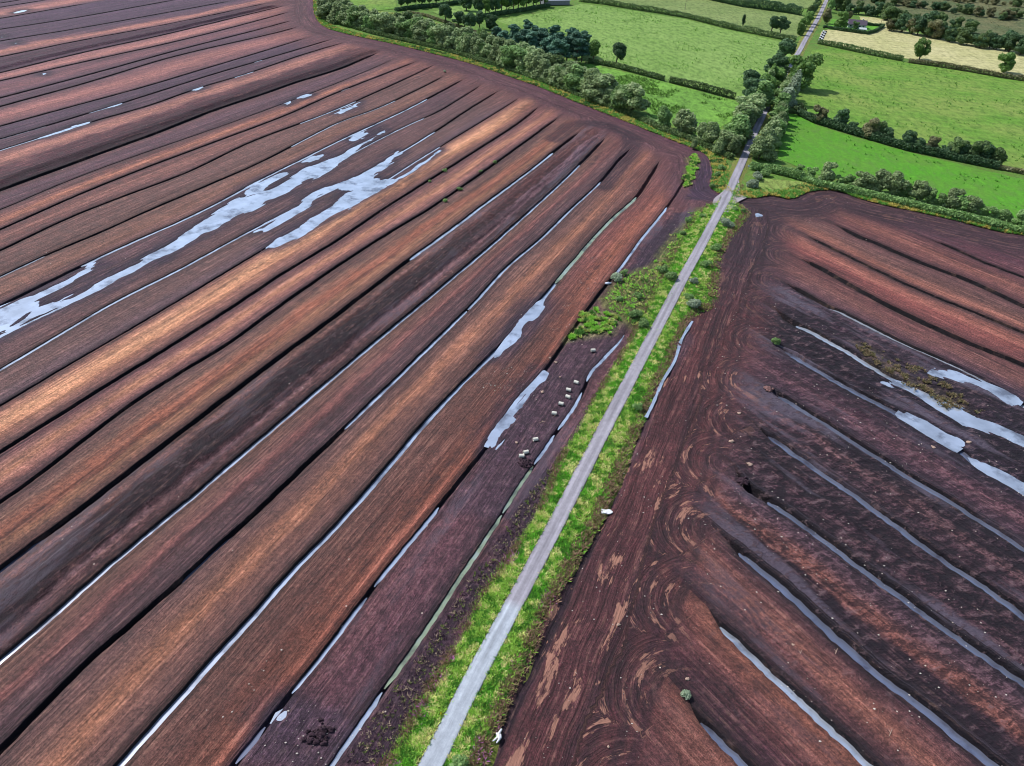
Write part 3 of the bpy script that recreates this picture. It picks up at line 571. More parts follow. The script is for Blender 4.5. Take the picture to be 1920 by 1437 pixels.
wl_(9, (-80, 740), (750, 287), -.22, WATER, .2); wl_(9, (750, 287), (816, 247), -.2, WATER, .2); wl_(10, (-40, 650), (300, 470), -.12, WATER, .3); wl_(10, (560, 345), (800, 222), -.15, WATER, .3)
wl_(11, (150, 500), (800, 185), -.25, WATER, .3); wl_(12, (-50, 540), (85, 480), -.3, WATER, .3); wl_(12, (545, 276), (745, 188), -.25, WATER, .2); wl_(8, (727, 337), (830, 275), -.1, WATER, .3)
wl_(13, (560, 232), (668, 190), -.2, WATER, .3); wl_(14, (640, 172), (660, 165), -.3); wl_(17, (-50, 297), (165, 231), -.2, WATER, .4); wl_(17, (440, 146), (478, 134), -.2, WATER, .4); wl_(18, (-50, 275), (90, 236), -.3, WATER, .2); wl_(18, (165, 213), (232, 193), -.2, WATER, .4); wl_(18, (475, 118), (495, 112), -.2, WATER, .4)
wl_(13, (250, 362), (420, 290), -.8, WDARK); wl_(16, (400, 206), (600, 140), -1.0, WDARK)
iR = {k: 4+j for j, k in enumerate(orderR)}
def wr_(k, a, b=(9999, 0), z=-1.0, mat=None, grow=0.0):
    z = min(z-.35, -.75)
    va = uv(GP([a]), th2)[1][0]; vb_ = 999 if b[0] == 9999 else uv(GP([b]), th2)[1][0]; ribbon('right_peat', iR[k], th2, vR, va, vb_, z, mat or WDARK, grow)
wr_(5, (1552, 575), z=-.4, mat=WATER); wr_(6, (1490, 606), z=-.35, mat=WATER); wr_(7, (1462, 655), z=-.35); wr_(8, (1458, 740), z=-.5); wr_(9, (1435, 812), z=-.5); wr_(10, (1436, 936), z=-.55)
wr_(11, (1385, 1032), z=-.55); wr_(12, (1345, 1165), z=-.6, mat=WATER); wr_(13, (1308, 1345), z=-.6); wr_(4, (1740, 612), (1760, 622), -1.0); wr_(4, (1870, 668), (1900, 680), -1.0)
for F, fp in zip(FLOODS, floods_px):
    c = F.mean(0); Q = resample(np.vstack([F, F[:1]]), 1.5)[:-1]
    nrm = np.roll(Q, -1, 0)-np.roll(Q, 1, 0); nrm = np.c_[nrm[:, 1], -nrm[:, 0]]; nrm /= np.hypot(*nrm.T)[:, None]+1e-9
    area = .5*np.sum(Q[:, 0]*np.roll(Q[:, 1], -1)-np.roll(Q[:, 0], -1)*Q[:, 1]); gr_ = min(1.2, .12*math.sqrt(abs(area))); Q = Q+nrm*(gr_ if area > 0 else -gr_)
    T = np.array(tessellate_polygon([[Vector((a, b, 0)) for a, b in Q]])); V = np.c_[Q, np.full(len(Q), -.10-.007*len([o for o in bpy.data.objects if o.name.startswith('water')]) % .06)]
    t0 = V[T[0]]; 
    if np.cross(t0[1][:2]-t0[0][:2], t0[2][:2]-t0[0][:2]) < 0: T = T[:, ::-1]
    struct('water', mesh_np('water', V, T, WATER, smooth=False))

# ---------------- land beyond, meadows ----------------
def sheet(name, pts, z, mat, wob=0, kind='structure'):
    Q = np.asarray(pts); 
    if wob: Q = resample(np.vstack([Q, Q[:1]]), 3)[:-1]; Q = Q+wob*(np.c_[fbm(Q[:, 0]*.15, Q[:, 1]*.15, 3), fbm(Q[:, 0]*.15, Q[:, 1]*.15, 9)]-.5)*2
    T = np.array(tessellate_polygon([[Vector((a, b, 0)) for a, b in Q]])); V = np.c_[Q, np.full(len(Q), z)]
    v = V[T]; cr_ = np.cross(v[:, 1, :2]-v[:, 0, :2], v[:, 2, :2]-v[:, 0, :2]); T[cr_ < 0] = T[cr_ < 0][:, ::-1]
    return tag(link(name, mesh_np(name, V, T, mat, smooth=False)), kind=kind)
sheet('ground', [(-4000, -600), (4000, -600), (4000, 6000), (-4000, 6000)], -2.2, BASE)
wobB = lambda B, s: B+.9*(np.c_[fbm(B[:, 0]*.25, B[:, 1]*.25, s), fbm(B[:, 0]*.25, B[:, 1]*.25, s+5)]-.5)*2
FAR = [(3500, BR[-1][1]-300), (3500, 5500), (-2500, 5500), (BL[0][0]-60, BL[0][1]+900)]
sheet('meadow', np.vstack([wobB(BL, 3), wobB(BR, 4), FAR]), .28, mat_grass('rough_grass', (112, 150, 62), (94, 132, 58), (150, 150, 84), 1, .6))
def gg(name, *c, **k): return mat_grass(name, *c, **k)
gmat = {'a': gg('pasture_pale', (144, 176, 92), (130, 166, 80), (100, 140, 62), rough_amt=.5, lines=60), 'b': gg('pasture_rushes', (132, 184, 76), (112, 158, 66), (84, 118, 52), rough_amt=.7),
 'c': gg('pasture_bright', (112, 158, 58), (140, 164, 78), (94, 136, 54), rough_amt=.4, lines=12), 'd': gg('pasture_vivid', (92, 164, 42), (104, 156, 54), (128, 172, 84), rough_amt=.4),
 'e': gg('hay_stubble', (214, 206, 152), (200, 196, 136), (176, 180, 116), rough_amt=.25, lines=-12), 'f': gg('heath', (126, 124, 86), (98, 112, 72), (76, 92, 60), rough_amt=.7), 'g': gg('upper_pasture', (146, 164, 98), (128, 150, 84), (104, 126, 70)), 'h': gg('marsh', (150, 172, 88), (128, 150, 74), (110, 100, 60), rough_amt=.8)}
fields = [('a', [(930, 40), (1040, 20), (1075, 12), (1090, 8), (1180, 20), (1287, 38), (1365, 57), (1444, 75), (1492, 84), (1500, 98), (1478, 130), (1400, 185), (1373, 184), (1256, 152), (1120, 124), (1112, 85), (1040, 55), (960, 50)]),
 ('b', [(1060, 116), (1110, 122), (1250, 156), (1395, 196), (1392, 215), (1340, 248), (1300, 252), (1220, 220), (1180, 180), (1100, 150)]),
 ('c', [(1521, 96), (1560, 92), (1690, 117), (1920, 153), (2060, 178), (2060, 362), (1920, 324), (1865, 308), (1700, 268), (1560, 228), (1494, 212), (1497, 180), (1516, 130)]),
 ('d', [(1466, 214), (1490, 216), (1530, 236), (1600, 258), (1700, 286), (1865, 326), (2060, 372), (2060, 470), (1920, 424), (1830, 402), (1750, 378), (1650, 352), (1560, 336), (1500, 318), (1458, 298)]),
 ('e', [(1541, 60), (1562, 54), (1622, 66), (1640, 62), (1660, 50), (1700, 60), (1800, 80), (1920, 98), (2080, 120), (2080, 178), (1920, 147), (1800, 126), (1690, 110), (1600, 92), (1533, 80)]),
 ('e', [(1610, 32), (1640, 34), (1672, 42), (1662, 52), (1636, 48), (1618, 46)]),
 ('g', [(1085, -10), (1310, -6), (1400, 16), (1500, 30), (1520, 40), (1505, 62), (1488, 78), (1380, 52), (1287, 28), (1180, 10), (1085, 0)]),
 ('f', [(1560, -30), (2100, -60), (2100, 110), (1920, 88), (1840, 66), (1700, 38), (1600, 14)]),
 ('h', [(640, 18), (700, 22), (760, 26), (870, 60), (960, 96), (1000, 130), (900, 104), (800, 80), (700, 50)]),
 ('a', [(810, 24), (870, 8), (960, 0), (1000, -4), (900, 40), (880, 50)]), ('c', [(600, -14), (740, -12), (745, 18), (700, 22), (650, 16), (605, 4)]), ('h', [(1398, 354), (1430, 338), (1500, 343), (1565, 352), (1500, 361), (1440, 364), (1402, 366)]), ('g', [(1330, -8), (1540, -12), (1530, 16), (1500, 18), (1400, 6)])]
for i, (k, p) in enumerate(fields): sheet('pasture', GP(p), .34+.02*i, gmat[k], .8)
hm = gg('farm_lawn', (112, 176, 60), (104, 160, 54), (90, 140, 50)); sheet('lawn', GP([(1546, 56), (1560, 38), (1625, 42), (1655, 52), (1622, 64)]), .62, hm)

# road verge and road
nR = len(ROAD); tan_ = np.gradient(ROAD, axis=0); tan_ /= np.hypot(*tan_.T)[:, None]; nor = np.c_[tan_[:, 1], -tan_[:, 0]]
arcR = np.r_[0, np.cumsum(np.hypot(*(ROAD[1:]-ROAD[:-1]).T))]
def edge(px):
    d, s = pdist(GP(px), ROAD); i = np.argsort(s); return np.interp(arcR, s[i], np.abs(d[i]))
eLeft = edge([(640, 1530), (713, 1437), (800, 1290), (858, 1200), (905, 1110), (960, 1030), (998, 975), (1027, 913), (1048, 856), (1082, 806), (1113, 746), (1147, 691), (1176, 644), (1196, 600), (1218, 560), (1243, 505), (1276, 440), (1300, 405), (1322, 388), (1338, 382), (1352, 372), (1358, 362), (1358, 352), (1352, 330), (1372, 290)])
eRight = edge([(840, 1560), (901, 1437), (931, 1368), (961, 1291), (1001, 1218), (1021, 1157), (1061, 1084), (1101, 1017), (1128, 974), (1137, 947), (1165, 887), (1191, 822), (1207, 783), (1244, 704), (1270, 647), (1292, 600), (1338, 578), (1346, 530), (1351, 482), (1369, 446), (1398, 413), (1406, 398), (1388, 385), (1378, 376), (1384, 366), (1400, 340), (1418, 300)])
eLeft = smooth1(eLeft, 3); eRight = smooth1(eRight, 3)
nearcross = np.exp(-((np.hypot(*(ROAD-CROSS).T))/5.0)**2)
HW = 1.62
def vgrid():
    ts = np.array([-1.12, -1.0, -.85, -.6, -.35, -.12, 0, .12, .35, .6, .85, 1.0, 1.12]); V = []; A = []
    for t in ts:
        e = (eLeft if t < 0 else eRight); e = e*(.94+.2*fbm(arcR*.25, arcR*0+(5 if t < 0 else 9), 4)); off = t*e
        p = ROAD+nor*off[:, None]; z = .50-.75*abs(t)**3+.12*(fbm(p[:, 0]*.5, p[:, 1]*.5, 17)-.5)*2*(abs(t) > .3); V.append(np.c_[p, z])
    return np.array(V)
VV = vgrid(); nc = len(VV); idx = np.arange(nc*nR).reshape(nc, nR)
Fq = np.stack([idx[:-1, :-1], idx[1:, :-1], idx[1:, 1:], idx[:-1, 1:]], -1).reshape(-1, 4)
verge_mat = mat_grass('verge_grass', (150, 164, 74), (148, 142, 88), (118, 140, 60), 5, .6)
struct('verge', mesh_np('verge', VV.reshape(-1, 3), Fq, verge_mat))
rw = HW*(1+.55*nearcross); ts = np.linspace(-1, 1, 15); V = []; A = []; ST = []
jn = pdist(GP([(962, 1139)]), ROAD)[1][0]
for t in np.r_[-1.06, ts, 1.06]:
    tt = max(-1, min(1, t)); p = ROAD+nor*(rw*tt*(1+(.16*(fbm(arcR*.35, arcR*0+(3 if t < 0 else 8), 6, 3)-.5) if abs(t) > .9 else 0)))[:, None]; z = np.full(nR, .60+.05*(1-tt*tt)) if abs(t) <= 1 else np.full(nR, .2)
    V.append(np.c_[p, z]); new = sstep(.3, -.3, arcR-jn)[:, None]
    wear = .16*math.exp(-((abs(tt)-.5)/.16)**2)-.14*math.exp(-(tt/.15)**2)-.35*max(0, abs(tt)-.86)/.14
    A.append((lin((166, 161, 170))*(1-new)+lin((184, 191, 201))*new)*(1+wear)); ST.append(np.c_[np.full(nR, tt*HW), arcR, arcR*0])
V = np.array(V); nc = len(V); idx = np.arange(nc*nR).reshape(nc, nR); Fq = np.stack([idx[:-1, :-1], idx[1:, :-1], idx[1:, 1:], idx[:-1, 1:]], -1).reshape(-1, 4)
A = np.array(A).reshape(-1, 3)
struct('road', mesh_np('road', V.reshape(-1, 3), Fq, ASPH, {'alb': ('FLOAT_COLOR', np.c_[A, np.ones(len(A))]), 'st': ('FLOAT_VECTOR', np.array(ST).reshape(-1, 3))}))
gravel = mat_plain('gravel', (176, 166, 172), .95, 3, .3)
sheet('gravel_apron', GP([(1336, 377), (1350, 366), (1366, 350), (1384, 334), (1387, 352), (1383, 368), (1402, 372), (1378, 384), (1364, 402), (1348, 400), (1334, 384)]), .585, gravel, .5)
0 and sheet('track', GP([(1290, 362), (1345, 360), (1352, 376), (1300, 378), (1278, 372)]), .30, mat_plain('wet_track', (124, 92, 108), .8, .8, .35), .8)
0 and sheet('track', GP([(1386, 370), (1425, 372), (1450, 385), (1420, 400), (1385, 384)]), .24, mat_plain('dark_track', (72, 60, 84), .8, .8, .35), .8)
# thin water ribbons at the foot of the right-hand verge
rp = resample(catmull(GP([(1298, 604), (1277, 640), (1265, 678), (1242, 717), (1224, 759), (1211, 785)]), 5), .8); wd = .38*(.5+.9*fbm(rp[:, 0]*.4, rp[:, 1]*.4, 5)); g = np.gradient(rp, axis=0); g /= np.hypot(*g.T)[:, None]; nn = np.c_[g[:, 1], -g[:, 0]]
n = len(rp); struct('water', mesh_np('water', np.r_[np.c_[rp-nn*wd[:, None], np.full(n, .30)], np.c_[rp+nn*wd[:, None], np.full(n, .30)]], np.stack([np.arange(n-1), np.arange(n-1)+n, np.arange(n-1)+n+1, np.arange(n-1)+1], -1), WATER))
for k, pp in enumerate(GREENPATCH[:0]):
    sheet('moss', pp, .30, verge_mat if k in (0, 3) else mat_grass('mossy_spoil', (170, 170, 100), (150, 150, 96), (120, 140, 70), 3, .6), 1.2)
# drain cut across the grass patch
#PART2
# ---------------- vegetation: tufts ----------------
def tufts(name, P, z, size, cols, seed, label=None, nb=5):
    cols = cols*1.95
    r = np.random.default_rng(seed); n = len(P); Vs = []; As = []
    ang = r.random((n, nb))*2*math.pi; ln = size[:, None]*(.6+.8*r.random((n, nb))); tilt = .25+.75*r.random((n, nb)); w_ = size[:, None]*.22
    bx = P[:, 0:1]+np.cos(ang)*size[:, None]*.12; by = P[:, 1:2]+np.sin(ang)*size[:, None]*.12; zz = np.broadcast_to(np.asarray(z).reshape(-1, 1), (n, nb))
    dx, dy = np.cos(ang), np.sin(ang)
    a = np.stack([bx-dy*w_, by+dx*w_, zz-.05], -1); b = np.stack([bx+dy*w_, by-dx*w_, zz-.05], -1); c = np.stack([bx+dx*ln*tilt, by+dy*ln*tilt, zz+ln*(1.05-tilt*.6)], -1)
    V = np.stack([a, b, c], 2).reshape(-1, 3); F = np.arange(len(V)).reshape(-1, 3)
    C = np.repeat(cols, nb*3, 0)*np.repeat(.75+.5*r.random((n*nb, 1)), 3, 0)
    o = link(name, mesh_np(name, V, F, TUFT, {'alb': ('FLOAT_COLOR', np.c_[C, np.ones(len(C))])}, smooth=False))
    return tag(o, label, None, None, 'stuff')
TUFT = mat_attr('tuft_leaf', .7, .25, 2.0, .3)
def vz(t): return .50-.75*np.abs(t)**3
# verge tufts: position by road arclength
vis = (arcR > 30)
def rnd_verge(n, seed, side=None, lo=.3, hi=1.05):
    r = np.random.default_rng(seed); smax = arcR[-1]; s = 20+(r.random(n)**1.35)*(pdist(GP([(1372, 345)]), ROAD)[1][0]-20); sd_ = np.where(r.random(n) < .5, -1, 1) if side is None else np.full(n, side)
    cx = np.interp(s, arcR, ROAD[:, 0]); cy = np.interp(s, arcR, ROAD[:, 1]); nx_ = np.interp(s, arcR, nor[:, 0]); ny_ = np.interp(s, arcR, nor[:, 1])
    e = np.where(sd_ < 0, np.interp(s, arcR, eLeft), np.interp(s, arcR, eRight)); t = (HW*1.06/e)+(hi-(HW*1.06/e))*r.random(n); ok = (e > HW*1.25)
    return (np.c_[cx+nx_*e*t*sd_, cy+ny_*e*t*sd_], t, sd_, s, ok)
P, t, s_, s, ok = rnd_verge(60000, 3); P, t, s_, s = P[ok], t[ok], s_[ok], s[ok]
n = fbm(P[:, 0]*.22, P[:, 1]*.22, 5, 3); n2 = fbm(P[:, 0]*.9, P[:, 1]*.9, 7, 2); r = rng.random(len(P))
pc = lambda c: lin(c)
C = np.where((n > .52)[:, None], pc((104, 166, 50)), pc((142, 178, 74))); C = np.where(((n2 > .58) & (r < .7))[:, None], pc((200, 196, 132)), C); C = np.where(((n2 < .40) & (r < .8))[:, None], pc((78, 130, 44)), C)
he = ((t > .72) & (s_ > 0) & (n2 > .44)) | ((t > .80) & (n > .47)); C = np.where((he & (r < .8))[:, None], np.where((r < .4)[:, None], pc((140, 112, 92)), pc((112, 104, 70))), C)
pk = ((t > .66) & (n > .54) & (r > .86) & (s < 90)) ; C = np.where(pk[:, None], pc((176, 112, 160)), C)
sz = (.30+.35*rng.random(len(P)))*np.where(he, 1.45, 1.0); tufts('grass', P, vz(t), sz, C, 11, 'green and straw grass with heather along both road verges', 5)
# scrubby green patches
for k, pp in enumerate(GREENPATCH[:2]+GREENPATCH[3:]):
    lo, hi = pp.min(0), pp.max(0); q = lo+(hi-lo)*rng.random((12000, 2)); q = q[psdf(q, pp)+3.5*(fbm(q[:, 0]*.35, q[:, 1]*.35, 37, 3)-.5)*2 > (1.2 if k == 2 else .2)]; q = q[fbm(q[:, 0]*.8, q[:, 1]*.8, 38) > (.5 if k == 1 else .38)]; nn_ = fbm(q[:, 0]*.5, q[:, 1]*.5, 31)
    C = np.where((nn_ > .5)[:, None], pc((128, 178, 66)), pc((176, 182, 104))); C = np.where((nn_ < .4)[:, None], pc((78, 120, 50)), C)
    tufts('grass', q, np.full(len(q), .30), .35+.4*rng.random(len(q)), C, 40+k, 'tangled green grass patch at the edge of the dark peat')
# strip of rough growth outside the left verge and along the foot of the hedges
def along(poly, n, o0, o1, seed, step=1.0):
    r = np.random.default_rng(seed); Q = resample(poly, step); tg = np.gradient(Q, axis=0); tg /= np.hypot(*tg.T)[:, None]+1e-9; nm = np.c_[tg[:, 1], -tg[:, 0]]
    i = r.integers(0, len(Q), n); o = o0+(o1-o0)*r.random(n); return Q[i]+nm[i]*o[:, None]+tg[i]*(r.random(n)-.5)[:, None]*step
for poly, n_, seed in ((BL[20:], 16000, 51), (BR, 12000, 52)):
    q = along(poly, n_, -6.5, .4, seed); nn_ = fbm(q[:, 0]*.2, q[:, 1]*.2, 33); r = rng.random(len(q))
    C = np.where((nn_ > .5)[:, None], pc((96, 142, 60)), pc((170, 160, 84))); C = np.where((nn_ < .38)[:, None], pc((60, 100, 46)), C); C = np.where((r > .93)[:, None], pc((196, 150, 84)), C)
    tufts('grass', q, np.full(len(q), .26), .5+.5*rng.random(len(q)), C, seed, 'rough grass and weeds edging the peat %s of the crossing' % ('left' if seed == 51 else 'right'), 4)
# heather and dry stalks on the dark strip left of the road, moss on the right field
pl = GP([(630, 1440), (690, 1350), (860, 1110), (960, 960), (1020, 880), (1048, 870), (1000, 980), (850, 1210), (740, 1437)]); lo, hi = pl.min(0), pl.max(0)
q = lo+(hi-lo)*rng.random((9000, 2)); q = q[psdf(q, pl) > .6]; r = rng.random((len(q), 1)); C = np.where(r < .55, pc((70, 52, 62)), np.where(r < .8, pc((150, 132, 112)), pc((96, 110, 52))))
tufts('heather', q, np.full(len(q), .02), .25+.3*rng.random(len(q)), C, 61, 'dark heather and dry stalks between algae ditch and verge')
pl = GP([(1590, 628), (1640, 648), (1700, 680), (1770, 715), (1850, 770), (1840, 785), (1760, 760), (1680, 715), (1610, 665)]); lo, hi = pl.min(0), pl.max(0)
q = lo+(hi-lo)*rng.random((9000, 2)); q = q[psdf(q, pl)+2.5*(fbm(q[:, 0]*.4, q[:, 1]*.4, 44)-.5)*2 > .8]; q = q[fbm(q[:, 0]*.6, q[:, 1]*.6, 45) > .56]; r = rng.random((len(q), 1)); C = np.where(r < .6, pc((120, 104, 78)), pc((94, 92, 60)))
tufts('moss', q, np.full(len(q), .12), .3+.35*rng.random(len(q)), C, 62, 'yellow-brown sedge tufts between two flooded ditches')
# meadow rush clumps
for k, (fi, n_, c, thr) in enumerate(((1, 2600, (84, 118, 46), .5), (3, 350, (80, 134, 44), .5), (2, 600, (88, 132, 50), .52), (0, 1200, (98, 140, 56), .57), (8, 2200, (112, 104, 56), .48), (7, 2500, (92, 98, 62), .5))):
    pp = GP(fields[fi][1]); lo, hi = pp.min(0), pp.max(0); q = lo+(hi-lo)*rng.random((n_*4, 2)); q = q[psdf(q, pp) > 3]; q = q[fbm(q[:, 0]*.07, q[:, 1]*.07, 90+k) > thr][:n_]
    C = np.tile(pc(c), (len(q), 1))*(.8+.5*rng.random((len(q), 1))); tufts('rushes', q, np.full(len(q), .5), .6+.5*rng.random(len(q)), C, 70+k, 'dark rush clumps scattered over %s' % ('the small pasture behind the hedge', 'the vivid narrow field', 'the wide bright field on the right', 'the wide pale pasture', 'the marshy strip by the willows', 'the brown heath at the top right')[k], 5)

# ---------------- trees ----------------
LM = {'willow': mat_leaf('willow_leaf', (150, 168, 116), (116, 142, 88), (182, 190, 144)), 'green': mat_leaf('broad_leaf', (116, 150, 76), (92, 128, 70), (148, 172, 88)), 'dark': mat_leaf('dark_leaf', (88, 118, 80), (72, 102, 72), (116, 140, 90)),
 'pine': mat_leaf('pine_needles', (84, 122, 98), (70, 106, 88), (118, 150, 118), .2), 'silver': mat_leaf('silver_leaf', (160, 174, 146), (132, 150, 122), (190, 200, 174)), 'hedge': mat_leaf('hedge_leaf', (108, 130, 78), (86, 114, 70), (138, 146, 96)), 'bush': mat_leaf('bush_leaf', (134, 168, 100), (108, 142, 84), (166, 184, 120)), 'brown': mat_leaf('scrub_leaf', (134, 130, 94), (108, 116, 80), (156, 144, 106))}
BARK = mat_plain('bark', (96, 84, 76), .95, 3, .3)
def crown_np(seed, lobes, leaf, per):
    r = np.random.default_rng(seed); Vs = []
    for (cx, cy, cz, rx, rz) in lobes:
        n = int(per*(rx*rx+rx*rz)); d = r.normal(size=(n, 3)); d /= np.linalg.norm(d, axis=1)[:, None]; rad = (.62+.42*r.random(n)**.6)*(.86+.28*vnoise(d[:, 0]*2.3+seed, d[:, 1]*2.3+d[:, 2]*2, seed))
        c = np.array([cx, cy, cz])+d*np.array([rx, rx, rz])*rad[:, None]
        nrm = d+.75*r.normal(size=(n, 3)); nrm /= np.linalg.norm(nrm, axis=1)[:, None]; ref = r.normal(size=(n, 3)); t1 = np.cross(nrm, ref); t1 /= np.linalg.norm(t1, axis=1)[:, None]; t2 = np.cross(nrm, t1)
        s = leaf*(.6+.8*r.random(n))[:, None]; Vs.append(np.stack([c-t1*s-t2*s*.6, c+t1*s-t2*s*.6, c+t1*s*.7+t2*s*.7, c-t1*s*.7+t2*s*.7], 1).reshape(-1, 3))
    V = np.concatenate(Vs); return V, np.arange(len(V)).reshape(-1, 4)
def tube(pts, rads, seg=6):
    V = []; F = []
    for i, (p, r) in enumerate(zip(pts, rads)):
        p = np.array(p, float); d = np.array(pts[min(i+1, len(pts)-1)], float)-np.array(pts[max(i-1, 0)], float); d /= np.linalg.norm(d)+1e-9
        a = np.cross(d, (1, 0, .1)); a /= np.linalg.norm(a); b = np.cross(d, a)
        for k in range(seg): V.append(p+r*(a*math.cos(k*2*math.pi/seg)+b*math.sin(k*2*math.pi/seg)))
    for i in range(len(pts)-1):
        for k in range(seg): F.append((i*seg+k, i*seg+(k+1) % seg, (i+1)*seg+(k+1) % seg, (i+1)*seg+k))
    return V, F
def trunk_me(h, lobes, r0, seed):
    rr = random.Random(seed); V, F = tube([(0, 0, -.3), (.1, 0, h*.3), (rr.uniform(-.2, .2), rr.uniform(-.2, .2), h*.62), (0, 0, h*.9)], [r0*1.25, r0, r0*.7, r0*.2])
    for (cx, cy, cz, rx, rz) in lobes[:7]:
        b, f = tube([(0, 0, max(.4, cz*.5)), (cx*.5, cy*.5, cz*.78), (cx, cy, cz+.3*rz)], [r0*.5, r0*.35, r0*.12], 5); o = len(V); V += b; F += [tuple(i+o for i in q) for q in f]
    return mesh_np('trunk', np.array(V), np.array(F), BARK)
def lobes_for(kind, seed):
    r = random.Random(seed*31+7); L = []
    if kind == 'willow':      # bushy to the ground, upright
        h = 10.; 
        for i in range(11):
            a = r.uniform(0, 6.28); d = r.uniform(.3, 2.0); z = r.uniform(2.0, 8.2); k = 1-.35*(z/10); L.append((d*k*math.cos(a), d*k*math.sin(a), z, r.uniform(1.3, 2.0)*k+.3, r.uniform(1.6, 2.4)))
        L.append((0, 0, 8.2, 1.3, 1.6))
    elif kind == 'oak':
        for i in range(13):
            a = r.uniform(0, 6.28); d = r.uniform(1.2, 4.0); z = r.uniform(4.6, 10.2); k = 1-.45*abs(z-7)/5; L.append((d*k*math.cos(a), d*k*math.sin(a), z, r.uniform(1.2, 2.1), r.uniform(1.1, 1.8)))
        L += [(0, 0, 10.0, 2.0, 1.6), (0, 0, 7, 2.2, 2)]
    elif kind == 'round':
        for i in range(15):
            a = r.uniform(0, 6.28); d = r.uniform(.8, 3.3); z = r.uniform(2.2, 8.6); k = math.sqrt(max(.1, 1-((z-5.4)/4.6)**2)); L.append((d*k*math.cos(a), d*k*math.sin(a), z, r.uniform(1.3, 2.1), r.uniform(1.2, 1.8)))
    elif kind == 'pine':
        for i in range(17):
            a = r.uniform(0, 6.28); z = r.uniform(5.0, 13.2); d = r.uniform(.3, 2.6)*(1.15-(z-6)/12); L.append((d*math.cos(a), d*math.sin(a), z, r.uniform(1.0, 1.8), r.uniform(.6, 1.0)))
        L += [(0, 0, 13.2, 1.3, .9)]
    elif kind == 'poplar':
        for i in range(13):
            a = r.uniform(0, 6.28); z = r.uniform(2.5, 13); d = r.uniform(.3, 2.6)*(1-.5*z/14); L.append((d*math.cos(a), d*math.sin(a), z, r.uniform(.9, 1.5), r.uniform(1.7, 2.8)))
    elif kind == 'shrub':
        for i in range(6):
            a = r.uniform(0, 6.28); d = r.uniform(.1, .8); L.append((d*math.cos(a), d*math.sin(a), r.uniform(.5, 1.3), r.uniform(.5, .8), r.uniform(.45, .7)))
    return L
KH = {'willow': (10., .29, 52, .18), 'oak': (11.5, .34, 46, .34), 'round': (10., .33, 46, .3), 'pine': (14., .34, 60, .24), 'poplar': (15., .36, 40, .28), 'shrub': (1.8, .12, 260, .06)}
VARS = {}
def variant(kind, leafm, i):
    key = (kind, leafm, i)
    if key not in VARS:
        lb = lobes_for(kind, i+hash_(kind)); hh, lf, per, r0 = KH[kind]; V, F = crown_np(i*13+hash_(kind), lb, lf, per)
        VARS[key] = (mesh_np('crown', V, F, LM[leafm], smooth=False), trunk_me(hh, lb, r0, i)); 
    return VARS[key]
def hash_(s): return sum(ord(c) for c in s) % 97
def ordn(n):
    b = ['zeroth', 'first', 'second', 'third', 'fourth', 'fifth', 'sixth', 'seventh', 'eighth', 'ninth', 'tenth', 'eleventh', 'twelfth', 'thirteenth', 'fourteenth', 'fifteenth', 'sixteenth', 'seventeenth', 'eighteenth', 'nineteenth']
    if n < 20: return b[n]
    tn = {2: 'twent', 3: 'thirt', 4: 'fort', 5: 'fift', 6: 'sixt', 7: 'sevent', 8: 'eight', 9: 'ninet'}[n//10]
    return tn+'ieth' if n % 10 == 0 else tn+'y-'+b[n % 10]
def tree(name, kind, leafm, x, y, h, wid, label, cat, group=None, z=.3, nv=5):
    cm, tm = variant(kind, leafm, random.randrange(nv)); k = h/KH[kind][0]; kw = wid*k
    e = bpy.data.objects.new(name, None); COL.objects.link(e); e.location = (x, y, z); e.rotation_euler = (0, 0, random.uniform(0, 6.28)); e.scale = (kw*random.uniform(.93, 1.07), kw*random.uniform(.93, 1.07), k); e.empty_display_size = .5
    tag(e, label, cat, group)
    link('crown', cm, e); link('trunk' if kind != 'shrub' else 'stem', tm, e); return e
def row(name, kind, leafm, px, n, h, wid, lab, cat, group, jit=1.5, from_='left end', cross=0):
    P = GP(px); d = np.r_[0, np.cumsum(np.hypot(*(P[1:]-P[:-1]).T))]
    for i in range(n):
        s = (i+.5+random.uniform(-.25, .25))/n*d[-1]; x = np.interp(s, d, P[:, 0])+random.uniform(-jit, jit)*.5; y = np.interp(s, d, P[:, 1])+random.uniform(-jit, jit)+cross*(i % 2)
        kd = kind if isinstance(kind, str) else random.choice(kind); lm = leafm if isinstance(leafm, str) else random.choice(leafm); hh = random.uniform(*h)
        tree(name, kd, lm, x, y, hh, wid*random.uniform(.88, 1.15), lab % ordn(i+1), cat, group)
# long willow hedge beside the headland
HA = [(606, 32), (640, 46), (700, 60), (760, 72), (830, 90), (900, 110), (980, 136), (1050, 161), (1100, 182), (1150, 203), (1188, 217)]
row('willow_tree', ['willow', 'willow', 'round'], ['willow', 'willow', 'willow', 'bush'], HA, 66, (8, 13.5), 1.5, 'grey-green willow, front of the long peat-side hedge, %s from its left end', 'tree', 'willows in the long hedge beside the peat', 1.2)
row('willow_tree', 'willow', ['willow', 'willow', 'hedge'], [(x+7, y-8) for x, y in HA[:-1]], 34, (10, 13), 1.5, 'taller willow, back of the long peat-side hedge, %s from its left end', 'tree', 'willows at the back of the long hedge', 1.5)
for i, (x, y, h) in enumerate([(1238, 242, 10.5), (1272, 252, 11), (1290, 258, 10), (1312, 268, 9), (1333, 276, 10.5), (1352, 284, 9), (1374, 292, 8), (1300, 280, 4), (1345, 292, 6)]):
    X, Y = G(x, y); tree('willow_tree', 'willow', 'willow' if i != 0 else 'bush', X, Y, h, 1.3, 'rounded grey willow in the short hedge left of the road, %s counted from the gap' % ordn(i+1), 'tree', 'willows between the gap and the road')
